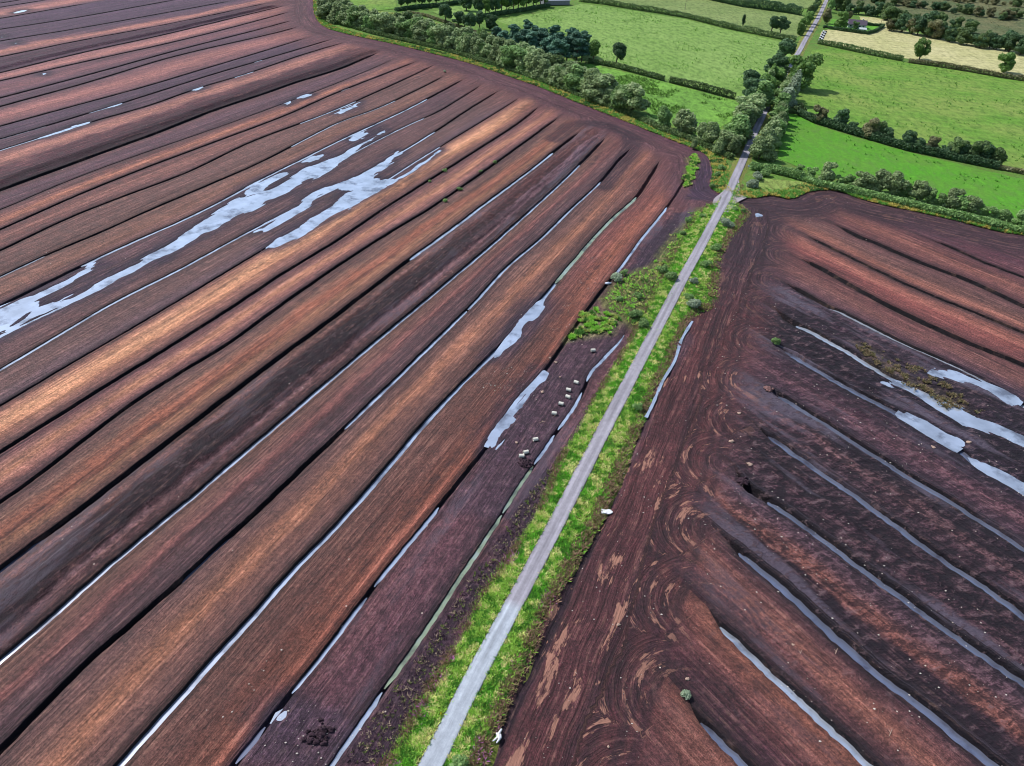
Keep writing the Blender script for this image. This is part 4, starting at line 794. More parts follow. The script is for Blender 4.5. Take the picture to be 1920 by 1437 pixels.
# trees crowding the road
RT = [(1390, 262, 'willow', 'willow', 11, 'grey willow leaning over the left road edge above the bend'), (1408, 244, 'willow', 'willow', 10, 'pale willow on the left road edge below the tree tunnel'), (1380, 248, 'willow', 'willow', 9, 'low willow behind the left roadside trees'), (1415, 222, 'willow', 'willow', 11, 'feathery grey willow at the mouth of the tree tunnel, left side'),
 (1425, 205, 'willow', 'bush', 12, 'light green willow on the left of the shaded road'), (1432, 190, 'round', 'green', 11, 'round green tree hanging over the shaded road from the left'), (1405, 200, 'oak', 'dark', 12, 'dark spreading tree at the roadside corner of the small pasture'), (1398, 178, 'oak', 'dark', 11, 'dark ivy-clad tree at the edge of the wide pale pasture'),
 (1443, 165, 'poplar', 'green', 12, 'yellow-green upright tree left of the tree tunnel'), (1451, 152, 'oak', 'dark', 13, 'dark tree with thick ivy stem, middle of the left roadside'), (1466, 122, 'oak', 'dark', 13, 'dark mushroom-shaped tree left of the road above the tunnel'),
 (1500, 168, 'round', 'green', 17, 'largest green oak to the right of the tree tunnel'), (1481, 196, 'poplar', 'silver', 15, 'tall silvery willow leaning over the road'), (1470, 208, 'willow', 'silver', 10, 'smaller silvery willow at the foot of the tall silver one'), (1460, 214, 'willow', 'bush', 9, 'bushy willow overhanging the right road edge'),
 (1456, 236, 'willow', 'bush', 9, 'light willow just right of the road below the tunnel'), (1448, 252, 'willow', 'willow', 8, 'grey willow on the right verge beside the vivid field'), (1440, 268, 'willow', 'willow', 9.5, 'grey willow on the right verge, corner of the vivid field'), (1432, 285, 'willow', 'willow', 10.5, 'large grey willow at the right bend of the road'), (1422, 300, 'willow', 'willow', 9.5, 'dark-based willow nearest the crossing on the right'),
 (1452, 276, 'willow', 'willow', 8.5, 'willow behind the large one at the right bend'), (1457, 258, 'willow', 'hedge', 7.5, 'low dark willow against the vivid green field'), (1497, 214, 'shrub', 'hedge', 4, 'low dark bush at the gateway beside the silver willow')]
for x, y, k, lm, h, lab in RT:
    X, Y = G(x, y); dR, sR = pdist(np.array([[X, Y]]), ROAD)
    mn = (2.4 if y < 215 else 4.6) if k != 'shrub' else 2.2; h = h*(1.12 if y < 215 else 1)
    if abs(dR[0]) < mn+.8:
        j = np.argmin(np.hypot(*(ROAD-[X, Y]).T)); q = ROAD[j]+nor[j]*(mn+.8)*(1 if dR[0] > 0 else -1); X, Y = q
    tree('shrub' if k == 'shrub' else 'roadside_tree', k, lm, X, Y, h, 1.5 if k == 'willow' else 1.15, lab, 'bush' if k == 'shrub' else 'tree')
row('roadside_tree', ['willow', 'round', 'poplar'], ['willow', 'bush', 'green'], [(1364, 294), (1380, 265), (1400, 234), (1422, 204), (1445, 172), (1462, 142)], 19, (8, 12), 1.4, 'bushy tree crowding the left road edge, %s up from the crossing', 'tree', 'trees crowding the left road edge', 2)
row('roadside_tree', ['willow', 'round', 'willow'], ['willow', 'bush', 'willow'], [(1430, 304), (1450, 266), (1462, 228), (1466, 196), (1482, 160)], 15, (6.5, 10), 1.25, 'bushy tree crowding the right road edge, %s up from the crossing', 'tree', 'trees crowding the right road edge', 2)
# pine grove
gp = [(945, 100), (962, 84), (980, 96), (998, 106), (1015, 92), (1032, 110), (1048, 98), (1062, 112), (1078, 104), (1090, 112), (1000, 84), (1040, 86), (1070, 94), (968, 108), (1020, 116), (1052, 118), (985, 78), (930, 88), (1092, 100), (1010, 100), (1040, 122), (1080, 116)]
for i, (x, y) in enumerate(sorted(gp)):
    X, Y = G(x, y+6); tree('pine_tree', 'pine', 'pine', X, Y, random.uniform(12.5, 15), 1.6, 'dark blue-green pine in the grove behind the hedge, %s from the left' % ordn(i+1), 'tree', 'pines of the dark grove')
for i, (x, y, h) in enumerate([(900, 82, 9), (918, 92, 8), (936, 100, 8), (905, 96, 6)]):
    X, Y = G(x, y); tree('leafy_tree', 'round', 'green', X, Y, h, 1, 'bushy green tree at the left foot of the pine grove, %s from the left' % ordn(i+1), 'tree', 'green trees left of the pines')
for x, y, h, k, lm, lab in [(1112, 117, 12, 'oak', 'green', 'slender leaning tree at the right edge of the pine grove'), (1155, 124, 12.5, 'oak', 'dark', 'lone tree on the thin hedge across the pale pasture'), (836, 45, 12, 'oak', 'dark', 'mushroom-topped tree alone on the field bank, top left'), (860, 53, 10, 'oak', 'dark', 'slim dark tree next to the mushroom-topped one'), (871, 58, 9, 'oak', 'dark', 'ivy-covered trunk between two bushier bank trees'), (883, 59, 11, 'oak', 'dark', 'broad dark tree in the middle of the bank group'), (899, 55, 11, 'oak', 'dark', 'dark tree touching the green hill of trees above the grove'), (922, 58, 10, 'round', 'dark', 'round dark tree standing just above the pine grove'), (875, 22, 12, 'round', 'dark', 'large round tree where two field banks meet, top left'),
   (1392, 50, 8, 'poplar', 'dark', 'small upright tree on the upper hedge of the pasture'), (1445, 66, 12, 'oak', 'dark', 'left one of the joined pair of dark trees on the upper hedge'), (1462, 66, 12, 'oak', 'dark', 'right one of the joined pair of dark trees on the upper hedge'), (1723, 113, 12.5, 'round', 'green', 'round full tree standing by the gap in the hay field hedge'), (1880, 137, 12, 'round', 'green', 'round tree at the right end of the hay field hedge'),
   (1575, 55, 12, 'round', 'green', 'big green tree in front of the white house'), (1602, 56, 6, 'round', 'bush', 'small grey tree beside the house gable'), (1548, 46, 11, 'willow', 'brown', 'brownish tree at the house entrance'), (1554, 24, 11, 'willow', 'bush', 'pale tree right of the far end of the road'), (1590, 38, 6, 'round', 'brown', 'yellowish garden bush behind the house')]:
    X, Y = G(x, y); tree('field_tree', k, lm, X, Y, h, 1.05, lab, 'tree')
row('avenue_tree', 'oak', 'dark', [(742, 20), (800, 14), (860, 6), (925, -4)], 15, (9, 13), .8, 'dark tree in the left avenue along the top edge, %s from the left', 'tree', 'trees of the left avenue')
row('avenue_tree', 'oak', ['dark', 'green'], [(895, 34), (950, 25), (1000, 16), (1026, 12)], 15, (11, 15), .8, 'dark tree in the right avenue leading to the grey shed, %s from the left', 'tree', 'trees of the right avenue')
# field hedges with trees
HB = [(1533, 232, 8.5, 'brown'), (1573, 242, 9, 'dark'), (1596, 250, 5, 'dark'), (1628, 260, 9, 'brown'), (1642, 262, 8, 'hedge'), (1662, 268, 6.5, 'dark'), (1700, 279, 7.5, 'dark'), (1722, 284, 5.5, 'dark'), (1745, 288, 7, 'brown'), (1770, 294, 5, 'dark'), (1788, 296, 8.5, 'hedge'), (1806, 300, 6.5, 'dark'), (1828, 304, 9, 'hedge'), (1843, 307, 8, 'dark'), (1866, 312, 7.5, 'hedge')]
for i, (x, y, h, lm) in enumerate(HB):
    X, Y = G(x, y); tree('hedge_tree', 'round', lm, X, Y, h, 1.15, 'dark tree in the hedge between the two bright fields, %s from the road' % ordn(i+1), 'tree', 'trees between the two bright fields')
HCt = [(1497, 330, 4), (1520, 338, 4.5), (1546, 347, 8), (1572, 352, 4), (1590, 354, 4.5), (1612, 362, 7.5), (1630, 366, 7.5), (1648, 366, 9), (1672, 372, 9.5), (1692, 376, 6), (1717, 382, 8), (1738, 388, 6), (1760, 394, 5.5), (1779, 398, 8), (1800, 403, 6), (1818, 408, 7), (1838, 412, 5), (1858, 418, 5.5), (1880, 424, 5), (1905, 430, 6.5), (1930, 436, 6)]
for i, (x, y, h) in enumerate(HCt):
    X, Y = G(x, y-3); tree('willow_tree', 'round', 'willow' if h > 6.5 else 'bush', X, Y, h, 1.2, 'grey-green bush tree along the right peat edge, %s from the crossing' % ordn(i+1), 'tree', 'bush trees along the right peat edge')
row('scrub_tree', 'round', ['dark', 'hedge', 'brown'], [(1666, 58), (1700, 64), (1760, 74), (1800, 84), (1850, 92), (1925, 106)], 30, (7, 13), 1.1, 'dark tree in the belt above the hay field, %s from the house', 'tree', 'tree belt above the hay field', 5)
row('scrub_tree', 'round', ['dark', 'hedge'], [(1560, 18), (1590, 26), (1630, 30), (1690, 44), (1740, 52), (1830, 66)], 24, (7, 12), 1.15, 'dark tree in the line behind the house, %s from the road', 'tree', 'tree line behind the house', 5)
row('scrub_tree', 'round', ['hedge', 'brown', 'dark'], [(1620, 4), (1720, 14), (1800, 26), (1920, 40)], 46, (3.5, 8), 1.4, 'scrub tree on the brown heath, %s from the left', 'tree', 'scrub trees on the heath', 14)
row('scrub_tree', 'round', ['brown', 'hedge'], [(1620, -6), (1700, -6), (1800, 4), (1920, 12)], 40, (3, 7), 1.5, 'scrub tree at the far edge of the brown heath, %s from the left', 'tree', 'scrub trees at the far edge of the heath', 12)
row('roadside_tree', 'round', ['dark', 'hedge', 'green'], [(1494, 74), (1506, 56), (1514, 44), (1524, 26), (1534, 6)], 9, (7, 10), .9, 'dark roadside tree on the left of the far road, %s counted upward', 'tree', 'trees on the left of the far road')
row('roadside_tree', 'round', ['dark', 'hedge'], [(1560, 10), (1566, -4), (1574, -16)], 4, (9, 12), .9, 'tall dark tree right of the road at the top edge, %s counted upward', 'tree', 'trees right of the far road')
# low hedges: each one thing
def hedge(px, h, w_, label, leafm='hedge', dens=26, z=.4):
    dens *= 2; h *= 1.25
    P = resample(GP(px), .8); tg = np.gradient(P, axis=0); tg /= np.hypot(*tg.T)[:, None]; nm = np.c_[tg[:, 1], -tg[:, 0]]; L = len(P); r = rng
    c0 = P.mean(0); n = int(L*dens*.8); i = r.integers(0, L, n); a = r.random(n)*2*math.pi; hh = h*(.65+.7*fbm(i*.12, i*0., 7)); rr = .75+.3*r.random(n)
    c = np.c_[P[i]+nm[i]*(np.cos(a)*w_*.5*rr)[:, None]+tg[i]*(r.random(n)-.5)[:, None], z+hh*(.5+.5*np.sin(a)*rr)]; nrm = r.normal(size=(n, 3)); nrm /= np.linalg.norm(nrm, axis=1)[:, None]; ref = r.normal(size=(n, 3)); t1 = np.cross(nrm, ref); t1 /= np.linalg.norm(t1, axis=1)[:, None]; t2 = np.cross(nrm, t1); s = (.38*(.6+.8*r.random(n)))[:, None]
    V = np.stack([c-t1*s-t2*s*.6, c+t1*s-t2*s*.6, c+t1*s*.7+t2*s*.7, c-t1*s*.7+t2*s*.7], 1).reshape(-1, 3)-np.array([*c0, 0]); o = link('hedge', mesh_np('hedge', V, np.arange(len(V)).reshape(-1, 4), LM[leafm], smooth=False), None, (*c0, 0)); tag(o, label, 'hedge')
hedge([(1104, 119), (1150, 128), (1200, 141), (1243, 153)], 2.2, 2, 'thin broken hedge between the pale pasture and the small pasture, left of its gap')
hedge([(1256, 156), (1300, 167), (1340, 178), (1375, 187)], 2.8, 2.6, 'hedge between the pale pasture and the small pasture, right of its gap')
hedge([(1086, 4), (1130, 9), (1183, 18), (1235, 26), (1287, 35), (1365, 55), (1444, 71), (1490, 80)], 3.0, 3, 'long dark hedge along the top of the wide pale pasture')
hedge([(1311, -3), (1391, 14), (1470, 24), (1500, 30)], 5.5, 5, 'tall dark hedge along the top edge left of the road', 'dark', 60)
hedge([(1533, 83), (1603, 98), (1650, 108), (1690, 116)], 2.6, 2.6, 'hedge under the hay field left of its gap')
hedge([(1703, 119), (1760, 127), (1811, 135), (1870, 146), (1960, 160)], 2.2, 2.4, 'hedge under the hay field right of its gap', 'brown')
hedge([(1498, 217), (1525, 231), (1600, 254), (1700, 283), (1800, 304), (1868, 318)], 2.6, 3.5, 'dense dark undergrowth of the hedge between the two bright fields', 'dark', 60)
hedge([(1868, 318), (1910, 326), (1980, 342)], 1.4, 2.2, 'low brown bank hedge at the right end between the bright fields', 'brown')
hedge([(1486, 332), (1530, 350), (1600, 364), (1680, 382), (1760, 402), (1840, 420), (1960, 448)], 1.7, 3.2, 'bushy undergrowth of the hedge along the right peat edge', 'bush', 50)
hedge([(1408, 318), (1440, 322), (1480, 332), (1500, 338)], 2.2, 4, 'green bramble bank beside the crossing under the vivid field', 'bush', 50)
hedge([(1544, 54), (1580, 60), (1625, 66), (1640, 62), (1656, 52), (1622, 49)], 1.6, 1.4, 'trimmed dark hedge round the garden of the house', 'dark', 40, .6)
hedge([(606, 37), (700, 65), (830, 95), (980, 141), (1100, 187), (1190, 221), (1240, 246), (1300, 268), (1370, 300)], 1.8, 3, 'dark undergrowth along the foot of the long willow hedge', 'hedge', 40, .2)
hedge([(1210, 226), (1228, 236)], 1.8, 3, 'bramble filling the gap in the willow hedge', 'bush')
hedge([(765, 25), (800, 33), (840, 46), (880, 60), (930, 72)], 1.3, 2.2, 'scrubby bank running down to the pine grove', 'brown', 20)
hedge([(895, 36), (960, 26), (1030, 14)], 2.0, 2.5, 'undergrowth under the right avenue of trees', 'dark', 40)
hedge([(742, 22), (830, 13), (925, -2)], 2.0, 2.5, 'undergrowth under the left avenue of trees', 'dark', 40)
# shrubs on the verges and in ditches
SH = [(1361, 425, 2.6, 'grey bush on the right verge just below the crossing'), (1341, 469, 2.0, 'bush on the right verge, second below the crossing'), (1322, 500, 2.2, 'dark bush on the right verge halfway to the pond ditch'), (1302, 577, 2.6, 'pale grey bush where the right ditch water begins'), (1300, 532, 1.8, 'spreading bush above the pale grey one on the right verge'), (1290, 562, 1.8, 'small green bush on the right road edge'), (1378, 395, 1.6, 'green bush at the crossing corner, right verge'), (1393, 398, 1.4, 'low leafy bush at the outer crossing corner'),
 (1317, 408, 1.6, 'bush at the top of the left verge'), (1290, 416, 1.8, 'dark bush on the left bank above the open verge'), (1279, 440, 1.5, 'small bush at the edge of the dark cutover patch'), (1259, 524, 2.4, 'round green bush close to the left road edge'), (1241, 510, 2.2, 'bush pair left of the round green one'), (1157, 526, 2.4, 'grey-green bush at the corner of the green patch by the ditch'), (1170, 514, 1.6, 'small green bush beside the corner bush'), (1196, 558, 1.5, 'lone dark bush inside the green patch'), (1160, 564, 1.6, 'low bush at the lower side of the green patch'), (1192, 595, 2.4, 'leafy bush at the lower tip of the green patch'), (1205, 612, 2.2, 'bush hugging the left verge below the green patch'), (1334, 352, 1.8, 'dark bush on the inner side of the crossing, left'), (1345, 330, 1.8, 'green brambles beside the dark track loop'), (1352, 318, 2.2, 'taller bramble between track loop and road'),
 (1410, 352, 3.4, 'grey rounded bush right of the crossing'), (1420, 338, 3.0, 'green bush behind the grey one right of the crossing'), (1432, 330, 2.6, 'low green bush on the bank right of the crossing'), (1454, 644, 1.7, 'bright green bush at the head of a flooded right ditch'), (1287, 1306, 1.1, 'pale green bush at the head of the lowest right ditch'), (858, 1437, 1.6, 'green bush on the right road edge at the bottom'), (834, 321, 1.2, 'green bush in a left ditch near the flooded strips'), (806, 340, .9, 'second green bush in the same left ditch'), (928, 305, 1.2, 'green plant in the ditch under the upper tan strip'), (901, 322, 1.0, 'green plant in the ditch right of the bare tan strip'), (862, 356, 1.2, 'green plant in the left ditch, lower of a chain'), (835, 377, 1.2, 'lowest green plant in the chain along the left ditch'), (834, 135, 1.2, 'pale tuft at a ditch head under the long hedge'), (1195, 768, 1.6, 'leafy bush on the right verge beside the thin water')]
for x, y, h, lab in SH:
    X, Y = G(x, y, .3); tree('shrub', 'shrub', 'silver' if 'pale' in lab or 'grey' in lab else 'bush', X, Y, h, 1.15, lab, 'bush', z=.25 if y > 380 or x > 1200 else 0, nv=5)
#PART3
# ---------------- small objects ----------------
def box(V, F, c, s, rot=0):
    o = len(V); ca, sa = math.cos(rot), math.sin(rot)
    for dz in (-1, 1):
        for dx, dy in ((-1, -1), (1, -1), (1, 1), (-1, 1)):
            x, y = dx*s[0]/2, dy*s[1]/2; V.append((c[0]+x*ca-y*sa, c[1]+x*sa+y*ca, c[2]+dz*s[2]/2))
    F += [tuple(o+i for i in q) for q in ((3, 2, 1, 0), (4, 5, 6, 7), (0, 1, 5, 4), (1, 2, 6, 5), (2, 3, 7, 6), (3, 0, 4, 7))]
def bmesh_(name, V, F, mat, parent=None, loc=(0, 0, 0), smooth=False):
    return link(name, mesh_np(name, np.array(V, float), np.array(F), mat, smooth=smooth), parent, loc)
def empty(name, x, y, z=0, rz=0):
    e = bpy.data.objects.new(name, None); COL.objects.link(e); e.location = (x, y, z); e.rotation_euler = (0, 0, rz); e.empty_display_size = .5; return e
CONC = mat_plain('pale_concrete', (236, 232, 218), .85, 4, .12); WHITE = mat_plain('white_plastic', (250, 250, 250), .5, 4, .05); WOOD = mat_plain('bleached_wood', (190, 160, 142), .9, 5, .25)
def pipe_me():
    V = []; F = []; n = 20
    for (x, r) in ((-.55, .40), (.55, .40), (.55, .31), (-.55, .31)):
        for k in range(n): a = k*2*math.pi/n; V.append((x, r*math.cos(a), r*math.sin(a)))
    for s in range(4):
        for k in range(n): F.append((s*n+k, s*n+(k+1) % n, ((s+1) % 4)*n+(k+1) % n, ((s+1) % 4)*n+k))
    return mesh_np('pipe', np.array(V), np.array(F), CONC, smooth=False)
PM = pipe_me()
for x, y, rz, lab in [(1112, 657, 10, 'short pale pipe section lying highest, alone beside the tyre ruts'), (1080.5, 717, -25, 'pale pipe section at the top of the line beside the pond'), (1066, 731, -18, 'pale pipe section, second in the line beside the pond'), (1065, 744, -28, 'tilted pale pipe section in the middle of the line'), (1052, 757, -15, 'pale pipe section lying just above the white branch'), (1039, 775, -8, 'pale pipe section right beside the white branch'), (1004, 824, 20, 'pale yellowish pipe section alone below the line'), (986, 848, 25, 'upper one of the two pale pipe sections by the spoil heap'), (978, 855, 5, 'lower one of the two pale pipe sections by the spoil heap')]:
    X, Y = G(x, y, .4); o = link('concrete_pipe', PM, None, (X, Y, .42)); o.rotation_euler = (0, 0, R_(rz)); tag(o, lab, 'pipe', 'pipe sections left of the road')
def rock_me(seed, mat, f=(1, 1, .6)):
    r = np.random.default_rng(seed); V = []; F = []; n, m_ = 10, 6
    for i in range(m_+1):
        for k in range(n):
            th = math.pi*i/m_; a = k*2*math.pi/n; d = np.array([math.sin(th)*math.cos(a), math.sin(th)*math.sin(a), math.cos(th)]); s = .35+1.1*vnoise(d[0]*2.6+seed, d[1]*2.6+d[2]*2.1, seed); V.append(tuple(d*np.array(f)*s))
    for i in range(m_):
        for k in range(n): F.append((i*n+k, i*n+(k+1) % n, (i+1)*n+(k+1) % n, (i+1)*n+k))
    return mesh_np('rock', np.array(V), np.array(F), mat)
RK = [rock_me(i, WOOD) for i in range(4)]
for x, y, s, lab in [(1031, 671, .5, 'pale bog-wood lump beside the tan strip'), (1042, 679, .6, 'larger pale bog-wood lump above the pond'), (1017, 735, .7, 'pale slab of bog wood on the pond bank'), (969, 830, .5, 'pale lump below the pond beside the lone pipe'), (1050, 707, .4, 'small yellowish lump between pond and pipes'), (1141, 1400, .3, 'small pale stone on the lower dark track'), (1160, 1171, .45, 'white stone in the middle of the brown headland'), (1288, 1273, .5, 'pale stone near the lowest ditch heads'), (1487, 1209, .4, 'pale stone beside the short stick on the brown strip'), (1386, 775, .7, 'pale root lump on the tan turning patch'), (1372, 828, .8, 'broad pale root lump at the dark patch corner'), (1405, 870, .9, 'pale crumbly root heap at a ditch head'), (1817, 829, .8, 'white stump pieces beside the blue pond end'), (1750, 838, .7, 'white stump lump on the rim of the grey strip')]:
    X, Y = G(x, y, .15); o = link('bog_wood', random.choice(RK), None, (X, Y, .12)); s *= .8; o.scale = (s, s*.8, s*.6); o.rotation_euler = (0, 0, random.uniform(0, 6)); tag(o, lab, 'wood')
# white sheet of plastic at the verge
X, Y = G(1137, 961); pts = [(-.8, -.55), (-.1, -.5), (.1, -.62), (.55, -.55), (.95, -.2), (.98, .1), (.7, .4), (.4, .62), (.1, .55), (-.3, .45), (-.8, .6), (-.85, 0)]
V = [(0, 0, .32)]+[(a*1.25, b*1.0, .18+.08*math.sin(i*2.1)) for i, (a, b) in enumerate(pts)]+[(a*1.25, b, .0) for a, b in pts]; n = len(pts)
me = bpy.data.meshes.new('sack'); me.from_pydata(V, [], [(0, 1+i, 1+(i+1) % n) for i in range(n)]+[(1+i, 1+n+i, 1+n+(i+1) % n, 1+(i+1) % n) for i in range(n)]); me.materials.append(WHITE)
o = link('plastic_sack', me, None, (X, Y, .1)); tag(o, 'flat bright white sack lying at the foot of the right verge', 'sack')
X, Y = G(934, 1381); V = []; F = []
for a, b in (([(.45, 1.0, .12), (.1, .35, .15), (-.2, -.1, .14)], (.14, .2, .12)), ([(-.25, .35, .12), (.05, 0, .2), (.2, -.5, .15), (-.2, -1.1, .1)], (.16, .26, .2, .1)), ([(.0, -.2, .15), (-.5, -.65, .1), (-.75, -.85, .08)], (.2, .13, .07)), ([(.3, .2, .15), (.35, -.3, .16), (.1, -.6, .12)], (.16, .2, .1))):
    v, f = tube(a, b, 7); k = len(V); V += v; F += [tuple(i+k for i in q) for q in f]
o = bmesh_('torn_plastic', V, F, WHITE, None, (X, Y, .1), True); tag(o, 'twisted strip of torn white plastic on the peat beside the lower right verge', 'litter')
X, Y = G(1140, 533); o = link('plastic_sack', rock_me(9, mat_plain('pale_blue_plastic', (214, 226, 244), .5), (.9, .6, .4)), None, (X, Y, .3)); tag(o, 'pale blue plastic bundle at the ditch corner of the green patch', 'sack')
X, Y = G(1403, 316, .9); V, F = tube([(0, 0, 0), (0, 0, 1.2)], [.05, .05]); e = empty('road_sign', X, Y, .4); bmesh_('post', V, F, mat_plain('galvanised', (150, 152, 158), .5), e)
V = []; F = []; n = 14
for yy in (-.03, .03):
    V.append((0, yy, 1.45))
    for k in range(n): V.append((.42*math.cos(k*2*math.pi/n), yy, 1.45+.42*math.sin(k*2*math.pi/n)))
me = bpy.data.meshes.new('disc'); me.from_pydata(V, [], [(0, 1+(k+1) % n, 1+k) for k in range(n)]+[(n+1, n+2+k, n+2+(k+1) % n) for k in range(n)]+[(1+k, 1+(k+1) % n, n+2+(k+1) % n, n+2+k) for k in range(n)]); me.materials.append(mat_plain('sign_back', (206, 214, 232), .5)); link('disc', me, e); tag(e, 'small pale round road sign on the right verge above the crossing', 'road sign')
X, Y = G(827, 1341, .6); V, F = tube([(0, 0, 0), (0, 0, .7)], [.09, .07], 8); e = empty('marker_post', X, Y, .4); bmesh_('post', V, F, mat_plain('yellow_paint', (236, 214, 40), .5), e)
V, F = tube([(0, 0, .7), (0, 0, .74), (0, 0, .92)], [.07, .16, .1], 8); bmesh_('cap', V, F, mat_plain('yellow_cap', (250, 232, 60), .5), e); tag(e, 'short yellow marker post on the left road edge near the bottom', 'marker')
for x, y, lab in [(898, 1022, 'pair of dark stakes leaning over the algae ditch'), (872, 1055, 'dark stake bent over the algae ditch, lower one'), (1569, 1222, 'short pale stick lying on the brown strip'), (1502, 1224, 'pale split stick beside the pale stone'), (1043, 779, 'white branch lying beside the pipe sections'), (1018, 792, 'white splinter standing left of the white branch'), (1671, 1374, 'pale stick on the lower right brown strip')]:
    X, Y = G(x, y, .1); V, F = tube([(-.8, -.5, .05), (-.2, -.05, .25), (.5, .5, .45)], [.05, .09, .04], 6); k = len(V); v, f = tube([(-.2, -.05, .25), (-.3, .5, .5)], [.06, .03], 6); V += v; F += [tuple(i+k for i in q) for q in f]
    o = bmesh_('branch', V, F, BARK if 'dark' in lab else WOOD, None, (X, Y, .0), True); o.rotation_euler = (0, 0, random.uniform(-.5, .5)); o.scale = (.8, .8, .6); tag(o, lab, 'stick')
# strewn specks
r = np.random.default_rng(5); spots = []
def strew(px, n, thr=0):
    pp = GP(px); lo, hi = pp.min(0), pp.max(0); q = lo+(hi-lo)*r.random((n*6, 2)); q = q[inpoly(q, pp)]; q = q[fbm(q[:, 0]*.08, q[:, 1]*.08, 99) > thr][:n]; spots.append(q)
strew([(1150, 900), (1300, 620), (1400, 520), (1440, 700), (1400, 900), (1330, 1100), (1200, 1437), (960, 1437)], 260, .42)
strew([(1440, 560), (1950, 800), (1950, 1437), (1500, 1400), (1360, 1000), (1420, 700)], 420, .46)
strew([(1000, 640), (1060, 560), (1150, 420), (1190, 400), (1130, 530), (1070, 660), (1000, 760), (960, 720)], 90, .3); strew([(900, 690), (1000, 690), (960, 760), (900, 740)], 60, 0); strew([(380, 1340), (520, 1210), (540, 1230), (430, 1370)], 16)
strew([(440, 1437), (560, 1310), (690, 1360), (620, 1437)], 60); strew([(1420, 350), (1560, 350), (1900, 440), (1500, 460), (1400, 480)], 70, .4); strew([(910, 720), (955, 722), (960, 732), (905, 726)], 26)
q = np.vstack(spots); n = len(q); s = .04+.12*r.random(n)**4; V0 = np.array([(1, 0, 0), (0, 1, 0), (-1, 0, 0), (0, -1, 0), (0, 0, 1), (0, 0, -1)]); F0 = np.array([(0, 1, 4), (1, 2, 4), (2, 3, 4), (3, 0, 4), (1, 0, 5), (2, 1, 5), (3, 2, 5), (0, 3, 5)])
V = (V0[None]*s[:, None, None]*np.stack([1+.8*r.random(n), np.ones(n), np.full(n, .6)], -1)[:, None, :])+np.c_[q, np.full(n, .16)][:, None, :]; F = (F0[None]+6*np.arange(n)[:, None, None]).reshape(-1, 3)
tag(link('stones', mesh_np('stones', V.reshape(-1, 3), F, mat_plain('pale_stone', (232, 220, 208), .8), smooth=False)), 'tiny pale stones and wood chips strewn over the bare peat', None, None, 'stuff')
# spoil heaps / dark clods beside the lower-left pond and at the ditch heads
PD = mat_plain('dark_spoil', (64, 44, 54), .95, 2, .4)
for x, y, s, lab in [(985, 870, 1.5, 'rough reddish spoil heap below the two pipe sections'), (600, 1378, 2.0, 'rough dark spoil heap near the small square pond'), (1393, 905, 1.3, 'dark crumbly mound at the head of a right ditch'), (1440, 730, 1.0, 'pinkish crumbly mound at the head of a right ditch')]:
    X, Y = G(x, y); rr_ = np.random.default_rng(int(x)); base_ = rock_me(3, PD); bv = np.array([v_.co[:] for v_ in base_.vertices]); bf = np.array([list(p_.vertices) for p_ in base_.polygons]); V = []; F = []
    for q_ in range(70):
        d_ = rr_.normal(size=2)*s*.38; k_ = .14+.3*rr_.random()**2; zz_ = .35*math.exp(-(d_@d_)/(s*s)); a_ = rr_.random()*6.28; ca, sa = math.cos(a_), math.sin(a_)
        F.append(bf+len(bv)*q_); V.append(np.c_[(bv[:, 0]*ca-bv[:, 1]*sa)*k_*1.3+d_[0], (bv[:, 0]*sa+bv[:, 1]*ca)*k_+d_[1], bv[:, 2]*k_+zz_])
    o = link('spoil_heap', mesh_np('spoil_heap', np.concatenate(V), np.concatenate(F), PD if x < 1400 else mat_plain('pink_spoil', (140, 104, 100), .95, 2, .4)), None, (X, Y, .05)); tag(o, lab, 'spoil heap')
